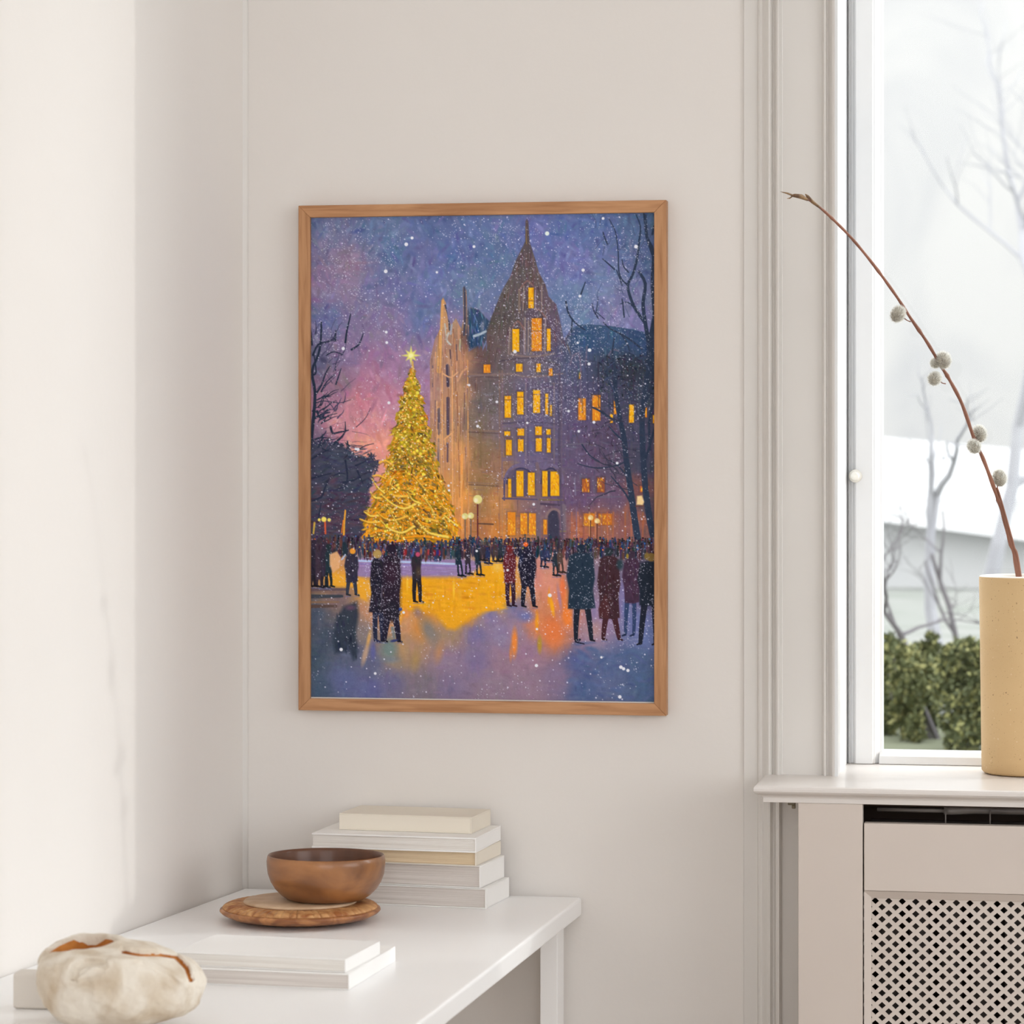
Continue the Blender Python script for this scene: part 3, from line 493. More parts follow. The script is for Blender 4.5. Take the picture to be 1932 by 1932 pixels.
    poly([(780,690)] + [(cx(y) + hw(y) * .93, y) for y in range(700, 1030, 6)] + [(cx(y) - hw(y) * .93, y) for y in range(1026, 696, -6)], (158,122,30), .96, 3)
    tc = [(188,150,30),(158,124,32),(206,144,28),(122,102,38),(222,172,44),(98,86,44),(200,122,28),(176,154,44),(216,156,60),(112,82,40)]
    for k in range(4200):
        y = 696 + 334 * rs.rand() ** .62; h = hw(y); x = cx(y) + rs.uniform(-1, 1) * h * (1.02 + .08 * rs.rand()); t = (y - 692) / 336
        c = tc[rs.randint(len(tc))]; side = (x - cx(y)) / h
        if t > .6 and rs.rand() < .45: c = (228,150,26)
        if t < .5 and rs.rand() < .3: c = (176,150,34)
        ell(x, y, rs.uniform(3, 7 + 5 * t), rs.uniform(1.1, 2.6), .9 * side + 1.57 * (abs(side) < .3) * rs.choice([.5, 1]) + rs.normal(0, .5), jit(c, 13), .78, .45)
    for k in range(120):
        y = 860 + 160 * rs.rand(); h = hw(y); ell(cx(y) + rs.uniform(-.8, .8) * h, y, rs.uniform(3, 8), rs.uniform(2, 4), rs.uniform(-.5, .5), jit((92,78,48), 12), .55, .6)
    for p, w, c in [([(703,905),(712,920),(726,932)],4,0),([(724,910),(732,928),(748,938),(772,938)],5,1),([(700,930),(706,940),(718,942)],4,0),([(738,930),(752,948),(775,956)],4,1),([(720,935),(740,952),(765,962),(790,950)],5,0),([(688,968),(700,976),(716,975)],4,0),([(680,982),(696,988),(712,988)],5,1),([(712,968),(726,980),(745,984),(770,976)],4,1),([(720,985),(735,1000),(760,1008),(782,996)],5,0),([(788,985),(805,1005),(825,1012),(846,1016)],6.5,0),([(790,965),(798,980),(812,982),(826,986)],5,1),([(800,940),(812,955),(820,972)],4,0),([(782,900),(796,916),(808,930)],4,1),([(812,880),(824,900),(834,915)],3.5,1),([(745,900),(738,915),(752,928)],3,0),([(840,975),(852,985),(864,994)],5,0),([(830,950),(842,962),(848,972)],4,1),([(716,875),(728,870),(742,880)],5,1),([(704,900),(714,898),(728,904)],4,1),([(735,960),(742,975),(752,992)],3,0),([(770,930),(780,945),(795,952)],4,0),([(755,1010),(752,1022)],3,0),([(700,1010),(720,1004),(742,1012)],5,2),([(760,1018),(800,1014),(840,1022)],6,2),([(716,1020),(740,1024),(780,1022)],6,2)]:
        line(p, w * .5, w, [(244,214,92),(238,188,66),(236,152,24)][c], .88, 1.6); line([(a + 1, b + 3) for a, b in p], w * .5, w * .4, (150,100,30), .5, 1.6)
    for k in range(380):
        y = 705 + 318 * rs.rand() ** .7; h = hw(y); dot(cx(y) + rs.uniform(-1, 1) * h, y, rs.uniform(.6, 1.9), jit((250,226,130) if rs.rand() < .7 else (250,190,120), 8), .85)
    for k in range(40):
        y = 720 + 290 * rs.rand(); dot(cx(y) + rs.uniform(-.9, .9) * hw(y), y, rs.uniform(2, 3.2), jit((240,214,70), 10), .8, 1.5)
    st = []
    for k in range(16):
        a = math.pi * k / 8 - 1.57; r = (17, 5.2, 11, 4.8)[k % 4] if k % 2 == 0 else 5.2; r = 18 if k % 4 == 0 else (14 if k % 2 == 0 else 7)
        st.append((777 + r * math.cos(a), 670 + r * math.sin(a)))
    poly(st, (226,222,118), 1, 1.3); dot(777, 670, 4.5, (244,240,170), .9, 3); line([(780,682),(781,700)], 3, 4, (210,168,90), .9)
    # ---- lamps
    def lamp(x, y, r, y2, c=(222,214,140), pc=(95,40,48), w=2.6):
        line([(x, y), (x, y2)], w, w, pc, .9); dot(x, y, r, c, .97, 1.5); dot(x - r * .4, y + r * .2, r * .5, (240,232,200), .6, 2)
    lamp(903, 944, 8.5, 1020); lamp(879, 976, 6, 1016, pc=(70,80,85), w=1.8); lamp(890, 975, 6, 1016, pc=(70,80,85), w=1.8); lamp(1114, 978, 5, 1020, (226,196,130), (95,55,50), 2); lamp(1126, 984, 5, 1024, (226,196,130), (95,55,50), 2)
    poly([(1200,937),(1209,936),(1213,948),(1210,954),(1199,953)], (236,206,150), 1, 1.3); line([(1197,956),(1212,955)], 2, 2, (100,60,50), .8)
    line([(613,984),(614,1010)], 3.4, 3.4, (205,90,55), .95, 1.2)
    for x, y, r in ((611,983,5),(602,984,3),(621,984,3.4)): dot(x, y, r, (236,216,100), .95, 1.5)
    line([(652,966),(650,990),(649,1012)], 3, 4, (224,160,55), .95, 1.3); line([(593,990),(591,1010)], 4, 3, (205,172,70), .9, 1.5); line([(648,985),(645,1008)], 2, 2, (225,120,40), .8)
    # ---- crowd
    cc = [(40,44,62),(56,44,62),(76,46,58),(34,54,68),(62,60,84),(96,52,50),(44,66,104),(88,72,76),(52,40,48),(70,58,80)]
    for row, y0, hh in ((0, 1022, 9), (1, 1031, 12), (2, 1041, 14)):
        for k in range(230):
            x = PX0 + (PX1 - PX0) * k / 230 + rs.normal(0, 1.2); y = y0 + rs.normal(0, 2.4)
            if 706 < x < 856: y += 7 - row * 2; 
            if row == 2 and 690 < x < 830: y += 2
            if row == 2 and 1040 < x < 1060 and rs.rand() < .5: continue
            c = jit(cc[rs.randint(len(cc))], 10)
            ell(x, y + hh * .35, rs.uniform(2, 3.4), hh * .8, 0, c, .95, .35); dot(x + rs.normal(0, .6), y - hh * .42, rs.uniform(1.4, 2.2), jit(c, 16), .9)
            if rs.rand() < .09: dot(x, y - hh * .3, 1.5, jit([(226,120,60),(200,150,110),(60,110,180),(190,60,50),(215,190,90)][rs.randint(5)], 10), .9)
    for k in range(26):
        x = rs.uniform(588, 700); y = rs.uniform(1025, 1052); ell(x, y, 3.4, 11, 0, jit(cc[rs.randint(len(cc))], 8), .9, .4)
    for k in range(24):
        x = 692 + rs.uniform(0, 170); ell(x, 1046 + rs.normal(0, 2), 3, 8, 0, jit([(140,40,44),(52,60,110),(44,76,80),(150,84,60),(60,48,70)][rs.randint(5)], 10), .85, .4)
    for k in range(30):
        x = 905 + rs.uniform(0, 70); ell(x, 1046 + rs.normal(0, 4), 2.4, 12, 0, jit(cc[rs.randint(len(cc))], 10), .85, .4)
    def fig(x, top, w, coat, hem, foot, c, hc=None, lean=0, gap=3, legw=5, hr=5.5, lc=None, hx=0):
        lc = lc or tuple(v * .75 for v in c)
        for s_ in (-1, 1):
            a = x + lean * .5 + s_ * w * .18; b = x + lean + s_ * (w * .16 + gap)
            line([(a, hem - 6), ((a + b) / 2 + s_, (hem + foot) / 2), (b, foot - 3)], legw * 1.25, legw * .75, lc, .97, 1)
            line([(b - 1, foot - 2), (b + 6 * (1 if lean >= 0 else -1), foot)], 4, 3, tuple(v * .7 for v in lc), .97, 1); line([(b - 3, foot + 2.5), (b + 7, foot + 3)], 1, 1, (90,105,150), .8)
        sh = top + hr * 2
        poly([(x - w * .2, sh), (x + w * .22, sh), (x + w * .44, sh + 7), (x + w * .5, sh + (hem - sh) * .45), (x + w * .42, hem - (hem - sh) * .35), (x + coat, hem - 2), (x + coat * .3, hem + 1), (x - coat * .9, hem), (x - w * .42, hem - (hem - sh) * .35), (x - w * .52, sh + (hem - sh) * .42), (x - w * .42, sh + 7)], c, 1, 1.3)
        for _ in range(int(w * (hem - top) / 60)):
            ell(x + rs.uniform(-.3, .3) * w, rs.uniform(sh + 6, hem - 6), rs.uniform(4, 10), rs.uniform(1.2, 2.6), 1.57 + rs.normal(0, .4), jit(c, 8), .55, .5)
        dot(x + hx, top + hr, hr, hc or jit(c, 4), 1, 1.2)
    # left bystanders
    for x, t, w, h, f, c in [(592,1022,16,1095,1112,(52,44,60)),(602,1018,16,1098,1112,(64,50,66)),(612,1026,16,1092,1114,(48,42,58)),(620,1030,14,1085,1112,(36,52,62)),(588,1030,14,1090,1112,(44,40,56))]: fig(x, t, w, w * .5, h, f, c)
    poly([(622,1050),(636,1044),(644,1056),(640,1076),(628,1086),(622,1070)], (226,172,122), .95, 1.5)
    line([(650,1030),(651,1050)], 8, 8, (34,50,62), .95, 1.5)
    fig(664, 1038, 27, 12, 1103, 1128, (48,46,64), (226,150,50), 0, 4, 6.5, 5.5, (50,56,72), 2); line([(651,1052),(645,1060),(652,1050)], 3, 2, (180,190,215), .9)
    for x, t, f, c, l in [(866,1032,1090,(30,46,62),5),(884,1032,1086,(52,44,58),1),(903,1034,1088,(32,44,58),3),(921,1034,1066,(40,50,90),0),(912,1030,1060,(60,50,60),0),(946,1028,1062,(42,52,62),0),(936,1030,1062,(72,58,60),0),(1026,1038,1072,(42,48,80),0),(1048,1040,1088,(38,48,62),1),(1057,1036,1082,(84,66,62),2),(1034,1040,1060,(50,60,100),0)]:
        fig(x, t, 12, 5.5, t + (f - t) * .62, f, c, None, l, 1.5, 3.2, 3)
    fig(787, 1032, 19, 8, 1096, 1140, (46,40,50), (56,52,84), 2, 2.5, 7.5, 6); dot(790, 1049, 4.5, (190,76,110), .9, 2); ell(791, 1082, 7, 14, 0, (78,62,50), .7, .6); line([(782,1040),(780,1052)], 5, 4, (70,90,150), .8, 2)
    fig(713, 1040, 27, 18, 1160, 1216, (34,30,46), (160,132,84), 3, 2, 9, 8.5, (38,42,66)); fig(740, 1030, 36, 16, 1166, 1216, (40,30,46), (38,28,46), 0, 8, 11, 10, (34,30,50))
    rect(726,1066,757,1150,(42,30,46),.7,5); ell(740, 1085, 17, 28, 0, (52,32,50), .8, .5); ell(741, 1158, 18, 26, 0, (34,30,44), .9, .4); line([(722,1110),(721,1150)], 2, 1.5, (92,80,98), .7)
    dot(757, 1154, 3.5, (50,74,150), .8, 2); line([(742,1190),(745,1208)], 7, 6, (120,125,125), .8, 2); dot(713, 1049, 7, (178,148,86), .8, 3)
    ell(745, 1214, 10, 3.5, -.2, (52,60,110), .9, .5); ell(714, 1215, 9, 3, .3, (40,44,80), .9, .5)
    fig(963, 1031, 25, 11, 1102, 1146, (98,34,42), (112,36,40), 2, 1, 7.5, 6.5, (50,26,46)); fig(996, 1030, 34, 12, 1108, 1147, (28,26,46), (30,28,52), 2, 5, 8.5, 7, (24,26,44)); ell(986, 1056, 6, 14, .3, (36,56,100), .7, .6); dot(993, 1029, 4.5, (236,104,36), .95, 1.6)
    line([(958,1115),(960,1144)], 5, 3, (50,26,44), .9); rect(984,1040,1010,1090,(28,26,46),.8,5)
    fig(1096, 1028, 52, 27, 1150, 1210, (34,50,68), (30,44,62), 5, 6, 9.5, 8, (30,34,48)); rect(1074,1046,1116,1140,(34,50,68),.85,6); line([(1094,1208),(1086,1212),(1102,1216)], 4, 2, (20,24,44), .95)
    for x in (1190,): fig(x, 1040, 34, 14, 1138, 1200, (66,44,66), (60,46,64), -4, 2, 7, 7, (50,66,104))
    fig(1148, 1034, 42, 20, 1168, 1208, (62,38,46), (40,50,58), 4, 8, 9, 8, (66,34,42)); ell(1168, 1066, 9, 14, 0, (44,62,72), .85, .5); poly([(1128,1150),(1142,1120),(1150,1150),(1146,1170),(1130,1164)], (76,40,44), .9, 2)
    fig(1226, 1044, 50, 24, 1142, 1216, (28,36,50), (120,96,52), -6, 6, 10, 8, (30,34,50)); rect(1206,1062,1236,1140,(28,36,50),.9,4); ell(1218, 1050, 6, 9, 0, (126,104,54), .9, .4); ell(1182, 1050, 3, 6, 0, (150,128,48), .9, .4)
    # ---- canvas-wide small strokes, then the snow
    n = np.zeros((NV, NU)); 
    for sc, am in ((3, 1.3), (7, 1.2), (1, 1.6)):
        q = rs.normal(0, 1, (NV // sc + 2, NU // sc + 2)); n += np.repeat(np.repeat(q, sc, 0), sc, 1)[:NV, :NU] * am
    img += n[..., None] * np.array([1, 1, 1.05])
    def snow(n, x0, x1, y0, y1, r0, r1, a0, a1, clump=0.0):
        k = 0
        while k < n:
            x = rs.uniform(x0, x1); y = rs.uniform(y0, y1)
            m = 1 + (rs.poisson(6) if rs.rand() < clump else 0); th = rs.uniform(0, 3)
            for q in range(m):
                u, v = rs.normal(0, 14), rs.normal(0, 4); r = rs.uniform(r0, r1) ** 1.0
                xx = x + (u * math.cos(th) - v * math.sin(th) if m > 1 else 0); yy_ = y + (u * math.sin(th) + v * math.cos(th) if m > 1 else 0)
                b = grab(xx, yy_, img); c = np.array([226, 224, 244]) * .82 + b * .18
                dot(xx, yy_, r, c, rs.uniform(a0, a1), .8); k += 1
    snow(2600, PX0, PX1, 404, 800, .45, .95, .3, .85, .12); snow(1500, 930, PX1, 420, 800, .5, 1.0, .4, .9, .1); snow(900, 1000, 1100, 560, 800, .5, 1.0, .4, .9, .1)
    snow(600, 600, 760, 410, 660, .5, 1.0, .4, .9, .3); snow(1500, PX0, PX1, 780, 1060, .45, 1.0, .35, .85, .1); snow(900, PX0, PX1, 1030, 1220, .45, 1.0, .4, .9, .15); snow(260, PX0, PX1, 1200, 1322, .5, 1.1, .4, .85, .3); snow(500, 1066, 1232, 1040, 1200, .5, 1.0, .4, .9, .2)
    snow(420, PX0, PX1, 404, 1322, 1.0, 1.6, .7, .95)
    snow(500, 690, 760, 1050, 1200, .5, 1.0, .4, .9); snow(300, 950, 1012, 1035, 1140, .5, 1.1, .5, .95); snow(300, 830, 1010, 410, 640, .5, 1.2, .5, .95)
    for x, y in [(729,509),(779,446),(896,464),(1033,441),(768,458),(1100,511),(1094,560),(1198,468),(1137,414),(1090,648),(648,656),(730,625),(731,645),(735,760),(903,805),(887,727),(939,759),(996,799),(1073,777),(1092,815),(1120,798),(1163,875),(1008,953),(676,849),(848,918),(849,927),(901,1042),(959,1078),(1038,1125),(1014,1189),(1013,1258),(1134,1241),(1183,1265),(1168,1315),(644,1232),(709,1277),(1175,1262),(1170,1259),(826,512),(973,664),(672,848),(763,1160),(1111,688),(1112,662)]:
        dot(x, y, rs.uniform(2.2, 3.6), (224,226,236), .95, 1.0)
    dot(1033, 441, 4, (222,234,228), 1, 1.2)
    # clamp the finished paint colours
    return np.clip(img, 0, 255)

PRINT_GAIN = 1.12

# ---------------------------------------------------------------- framed painting
FX0 = wx(563, -.02); FX1 = wx(1257, -.02); FZ0 = .9945; FZ1 = 1.7055; FW = .0168; FY = -.0205
fr = empty('framed_painting', ((FX0 + FX1) / 2, -.002, FZ0)); tag(fr, 'oak-framed painting of a lit winter square with christmas tree, hung on the wall', 'picture')
IX0, IX1, IZ0, IZ1 = FX0 + FW, FX1 - FW, FZ0 + FW, FZ1 - FW
def rail(o0, o1, i0, i1, m):
    b = MB(); b.prism([(o0[0], -.001, o0[1]), (o1[0], -.001, o1[1]), (i1[0], -.001, i1[1]), (i0[0], -.001, i0[1])],
                      [(o0[0], FY, o0[1]), (o1[0], FY, o1[1]), (i1[0], FY, i1[1]), (i0[0], FY, i0[1])])
    part(b, 'frame_rail', m, fr, bevel=.0007)
A_, B_, C_, D_ = (FX0, FZ0), (FX1, FZ0), (FX1, FZ1), (FX0, FZ1); a_, b_, c_, d_ = (IX0, IZ0), (IX1, IZ0), (IX1, IZ1), (IX0, IZ1)
rail(A_, B_, a_, b_, M['oakh']); rail(B_, C_, b_, c_, M['oakv']); rail(C_, D_, c_, d_, M['oakh']); rail(D_, A_, d_, a_, M['oakv'])
b = MB(); b.box((IX0 - .003, -.0135, IZ0 - .003), (IX1 + .003, -.002, IZ1 + .003)); part(b, 'backing_board', M['backing'], fr)
im = paint_picture() / 255.0
im = np.where(im <= .04045, im / 12.92, ((im + .055) / 1.055) ** 2.4)
im = np.clip(im * PRINT_GAIN, 0, 1)
gx = np.linspace(IX0 + .0002, IX1 - .0002, NU); gz = np.linspace(IZ1 - .0003, IZ0 + .0018, NV)
GX, GZ = np.meshgrid(gx, gz); co = np.stack([GX, np.full_like(GX, -.0142), GZ], -1).reshape(-1, 3).astype(np.float32)
me = bpy.data.meshes.new('print'); nv = NU * NV; nf = (NU - 1) * (NV - 1)
I = (np.arange(NV - 1)[:, None] * NU + np.arange(NU - 1)[None, :]).ravel(); q = np.stack([I, I + NU, I + NU + 1, I + 1], -1).astype(np.int32)
co -= np.array(fr.location, np.float32)
me.vertices.add(nv); me.vertices.foreach_set('co', co.ravel()); me.loops.add(nf * 4); me.loops.foreach_set('vertex_index', q.ravel())
me.polygons.add(nf); me.polygons.foreach_set('loop_start', np.arange(nf, dtype=np.int32) * 4); me.polygons.foreach_set('loop_total', np.full(nf, 4, np.int32)); me.update(calc_edges=True)
att = me.color_attributes.new('ink', 'FLOAT_COLOR', 'POINT'); att.data.foreach_set('color', np.concatenate([im.reshape(-1, 3), np.ones((nv, 1))], 1).astype(np.float32).ravel())
link('print', me, M['print'], fr)

# ---------------------------------------------------------------- radiator cover and radiator
YC = SYF + .0125; XL = wx(1506, YC); TOPZ = SZ - .0226
cv = empty('radiator_cover', (XL + .5, YC, 0)); tag(cv, 'cream radiator cover with a small diamond lattice grille below the window sill', 'radiator cover')
def pz(py, px=1645, y=YC): return on_y(px, py, y).z
b = MB(); XS = wx(1627.5, YC); CR = SXR - .03
b.box((XL, YC, 0), (XS, YC + .02, TOPZ)); part(b, 'stile', M['cover'], cv, bevel=.0008)
b = MB(); b.box((CR - .085, YC, 0), (CR, YC + .02, TOPZ)); part(b, 'stile', M['cover'], cv, bevel=.0008)
b = MB(); b.box((XL + .001, YC + .0205, 0), (XL + .018, -.024, TOPZ)); part(b, 'side_panel', M['cover'], cv)
b = MB(); b.box((CR - .018, YC + .0205, 0), (CR, -.024, TOPZ)); part(b, 'side_panel', M['cover'], cv)
XP = wx(1630, YC); z1, z2, z3 = pz(1553.5), pz(1681), pz(1696); XG = wx(1644, YC + .01)
b = MB(); b.box((XP, YC + .0015, z2), (CR - .0855, YC + .0195, z1)); part(b, 'top_panel', M['cover'], cv, bevel=.0008)
b = MB(); yb = YC + .011
b.prism([(XP, YC + .0025, z2 - .0004), (CR - .0855, YC + .0025, z2 - .0004), (CR - .0855, yb, z2 - .0004), (XP, yb, z2 - .0004)],
        [(XP, YC + .0095, z3), (CR - .0855, YC + .0095, z3), (CR - .0855, yb, z3), (XP, yb, z3)])
b.prism([(XP, YC + .003, 0), (XP, yb, 0), (XG, yb, 0), (XG, YC + .009, 0)], [(XP, YC + .003, z2), (XP, yb, z2), (XG, yb, z2), (XG, YC + .009, z2)])
part(b, 'grille_moulding', M['cover'], cv)
# lattice: every diamond opening is cut through
PXM = 25.15 / 1424; PZM = 23.1 / 1424; yg = YC + .0112; b = MB(); x0 = wx(1651.5, yg); zt_ = pz(1699.5, 1651, yg)
hx_, hz_ = PXM / 2, PZM / 2; hole = .57
ncx = int((CR - .09 - x0) / PXM) + 2; ncz = 26
for i in range(-1, ncx * 2):
    for j in range(-1, ncz * 2):
        if (i + j) % 2: continue
        cx_, cz_ = x0 + i * hx_, zt_ - j * hz_
        if cx_ > CR - .08: continue
        ou = [(cx_ - hx_, cz_), (cx_, cz_ - hz_), (cx_ + hx_, cz_), (cx_, cz_ + hz_)]; inn = [(cx_ + (x - cx_) * hole, cz_ + (z - cz_) * hole) for x, z in ou]
        vs = [(x, yg, z) for x, z in ou] + [(x, yg, z) for x, z in inn] + [(x, yg + .003, z) for x, z in inn]
        b.add(vs, [(k, (k + 1) % 4, 4 + (k + 1) % 4, 4 + k) for k in range(4)] + [(4 + k, 4 + (k + 1) % 4, 8 + (k + 1) % 4, 8 + k) for k in range(4)])
part(b, 'lattice_grille', M['cover'], cv)
b = MB(); b.box((wx(1489, YC + .05), YC + .028, SZ - .029), (wx(1503, YC + .05), YC + .040, SZ - .0228)); b.box((wx(1496, YC + .05), YC + .030, SZ - .034), (wx(1503, YC + .05), YC + .038, SZ - .029))
ct = part(b, 'catch', M['brass'], cv, bevel=.001); ct['label'] = 'small tarnished metal catch under the sill end'
b = MB(); b.box((XL + .0185, -.0235, 0), (CR - .0185, -.012, TOPZ)); part(b, 'shade_board', M['shadein'], cv)  # dark board added so slot and grille look shaded inside
b = MB(); b.box((XL + .0185, YC + .021, TOPZ - .004), (CR - .0185, -.024, TOPZ)); part(b, 'lid_board', M['shadein'], cv)
rd = empty('radiator', (XL + .5, -.065, .1)); tag(rd, 'metal radiator toned dark for shade, glimpsed behind the lattice and top slot of its cover', 'radiator')
zr = pz(1553, 1645, -.09) + .001
b = MB()
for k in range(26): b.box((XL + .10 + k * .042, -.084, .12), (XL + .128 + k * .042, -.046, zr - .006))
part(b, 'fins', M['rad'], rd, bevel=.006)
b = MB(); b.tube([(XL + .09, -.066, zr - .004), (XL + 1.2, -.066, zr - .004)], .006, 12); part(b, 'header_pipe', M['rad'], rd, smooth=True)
b = MB(); xa, xb = wx(1655, -.1), wx(1781, -.1); za = on_y(1700, 1528, -.1).z; b.tube([(xa, -.1, za), (xb, -.1, za)], .0028, 10); b.tube([(xb, -.1, za), (xb + .01, -.1, za), (xb + .04, -.094, za + .001), (xb + .3, -.09, za + .001)], .0052, 10)
for px_ in (1784, 1868): b.tube([(wx(px_, -.107), -.107, za - .03), (wx(px_, -.107), -.107, za + .006)], .0010, 6)
part(b, 'valve_pipe', M['pipe'], rd, smooth=True)

# ---------------------------------------------------------------- table
TZ = .74; tb = empty('table', (-1.0, -.7, 0)); tag(tb, 'white table with slim top standing in the corner by the side wall', 'table')
rA = on_z(1098.5, 1692, TZ); rB = on_z(788, 1932, TZ); dr = (rB - rA).normalized(); rC = rA + dr * (-(1.5 + rA.y) / dr.y); rA.y = min(rA.y, -.0085)
lA = Vector((XC + .002, 0, 0)) + LD * .0095; lC = lA + LD * (-(1.5 + lA.y) / LD.y)
lA.x += .0015; lC.x += .0015
b = MB(); b.extr_z([(lA.x, lA.y), (rA.x, rA.y), (rC.x, rC.y), (lC.x, lC.y)], TZ - .0255, TZ); part(b, 'table_top', M['table'], tb, bevel=.0035, seg=3)
yl = -.066; xr = wx(1064, -.012); xl = wx(1019, yl)
def leg(x0, x1, y0, y1):
    b = MB(); b.box((x0, y0, 0), (x1, y1, TZ - .0256)); part(b, 'leg', M['table'], tb, bevel=.001)
leg(xl, xr, yl, -.012); leg(XC + .02, XC + .045, yl, -.012)
leg(rC.x - .06, rC.x - .033, -1.46, -1.41); leg(lC.x + .03, lC.x + .057, -1.46, -1.41)

# ---------------------------------------------------------------- books
def to_px(p):
    d = Vector(p) - EYE; r = Vector((math.cos(TH), math.sin(TH), 0)); f = Vector((-math.sin(TH), math.cos(TH), 0)); Z = d.dot(f); return 966 + FPX * d.dot(r) / Z, HORIZON - FPX * d.z / Z
def solve_px(p0, dv, target, lim):
    lo, hi = 0.0, lim; up_ = to_px(p0 + dv * lim)[0] > to_px(p0)[0]
    for _ in range(40):
        m = (lo + hi) / 2; x = to_px(p0 + dv * m)[0]
        if (x < target) == up_: lo = m
        else: hi = m
    return lo
def book(name, z0, t, FL, FR, BR, label, group, cover, pages, hard=.0014, inset=.0022, turn=4.0, rows='front'):
    zt = z0 + t; fr_ = on_z(*FR, zt); rz = -math.radians(turn); u = Vector((math.cos(rz), math.sin(rz), 0)); v = Vector((-u.y, u.x, 0))
    w = solve_px(fr_, -u, FL[0], .5); fl = fr_ - u * w
    room = min((-.004 - fr_.y), (-.004 - fl.y)) / v.y; d = min(solve_px(fr_, v, BR[0], .3), room)
    e = empty(name, (fl.x, fl.y, z0), 0); e.rotation_euler.z = rz; tag(e, label, 'book', group)
    def P(mb, nm, m, **k): return mb.build(nm, m, e, **k)
    b = MB(); b.box((0, 0, 0), (w, d, hard)); b.box((0, 0, t - hard), (w, d, t))
    b.box((w - .0016, 0, hard), (w, d, t - hard))
    if rows == 'spine_front': b.box((0, 0, hard), (w - .0016, .0016, t - hard))
    P(b, 'cover', cover, bevel=.0004)
    b = MB(); f0, f1 = (.0018, d - inset) if rows == 'spine_front' else (inset, d - inset)
    b.box((inset, f0, hard + .0002), (w - .0018, f1, t - hard - .0002)); P(b, 'page_block', pages)
    return e
g1 = 'white and cream books stacked by the painting wall'; z = TZ + .0002
book('book', z, .0272, (600, 1665), (917, 1677), (972, 1650), 'thick white paperback at the bottom of the five-book stack', g1, M['cov'], M['pages'], .0014, .0020, 5.0); z += .0277
book('book', z, .0302, (606, 1622), (906, 1634), (960, 1611), 'thick white paperback second from the bottom, just below the tan-edged book', g1, M['cov'], M['pages'], .0014, .0020, 5.8); z += .0306
book('book', z, .0189, (594, 1604), (898, 1608), (954, 1583), 'cream book with tan page edges, in the middle of the tall stack', g1, M['covc'], M['pagesc'], .0012, .0020, 5.0); z += .0192
book('book', z, .0202, (588, 1573), (898, 1581), (947, 1555), 'wide white book just beneath the top book of the tall stack', g1, M['cov'], M['pagesl'], .0022, .0014, 3.0); z += .0205
book('book', z, .0225, (640, 1541), (890, 1542), (943, 1525), 'smaller cream book lying on top of the tall stack', g1, M['covc'], M['covc'], .0016, .0016, 4.2, rows='spine_front')
g2 = 'white books lying near the clay vessel'
book('book', TZ + .0002, .0182, (336, 1822), (659, 1838), (746, 1784), 'white book underneath another white book, behind the clay vessel', g2, M['cov'], M['pages'], .0012, .0012, 2.4)
book('book', TZ + .0187, .0155, (330, 1797), (652, 1810), (717, 1777), 'white book on top of the low pair in front of the wooden plate', g2, M['cov'], M['pagesl'], .0012, .0010, 4.2)

# ---------------------------------------------------------------- wooden plate and bowl
c = on_z(566.5, 1736, TZ); PR = 151.5 / 1427
pl = empty('wooden_plate', (c.x, c.y, TZ + .0004))
def lathe_at(prof, seg, name, m, parent, mod=None):
    b = MB(); b.lathe(prof, seg)
    if mod: b.v = [mod(v) for v in b.v]
    return b.build(name, m, parent, smooth=True)
lathe_at([(.002, 0), (.060, 0), (.078, .003), (.094, .006), (PR - .003, .0105), (PR, .0135), (PR - .0006, .0155), (PR - .0035, .0170), (.002, .0170)], 96, 'base', M['boardw'], pl)
rr_ = random.Random(4); am = [rr_.uniform(.2, 1) for _ in range(60)]
def ridges(v):
    x, y, z = v; r = math.hypot(x, y); a = math.atan2(y, x) % (2 * math.pi)
    if r < .079 or z < .0168: return v
    k = a / (2 * math.pi) * 60; f = abs(math.sin(math.pi * k)) ** .6; q = am[int(k) % 60]
    d = .0030 * (f - 1) * q; return (x * (1 + d / r), y * (1 + d / r), z + d * .8)
lathe_at([(.002, .0171), (PR - .0036, .0171), (PR - .0042, .0190), (PR - .0075, .0212), (PR - .012, .0226), (.086, .0238), (.080, .0242), (.0775, .0236), (.002, .0236)], 576, 'ridged_rim', M['ridge'], pl, ridges)
lathe_at([(.002, .0237), (.0745, .0237), (.0750, .0250), (.0735, .0266), (.072, .0272), (.002, .0272)], 96, 'centre_disc', M['palew'], pl)
tag(pl, 'round turned wooden plate with rough ridged rim, under the brown bowl', 'plate')
cb = Vector((on_z(577, 1716, TZ + .03).x, c.y + .004, TZ + .0279)); RB = 111.5 / 1427; HB = .0585
po = [(.002, 0), (.046, 0), (.0505, .001), (.0590, .0065), (.0670, .0145), (.0730, .0240), (.0768, .0345), (RB, .0455), (RB + .0002, .051), (RB - .0008, .0575), (RB - .002, .0590)]
pi_ = [(RB - .002, .0590), (RB - .0038, .0582), (RB - .005, .055), (RB - .006, .045), (.070, .032), (.062, .020), (.046, .011), (.002, .009)]
b = MB(); b.lathe(po, 96); b.f.pop(); b.m.pop(); k_ = len(b.f); b.lathe(pi_, 96, 1); del b.f[-2]; del b.m[-2]
bo = b.build('wooden_bowl', [M['bowl'], M['bowlin']], smooth=True, weld=True); bo.location = cb; bo.rotation_euler = (math.radians(-.6), math.radians(.5), .6); tag(bo, 'smooth dark brown wooden bowl standing on the wooden plate', 'bowl')

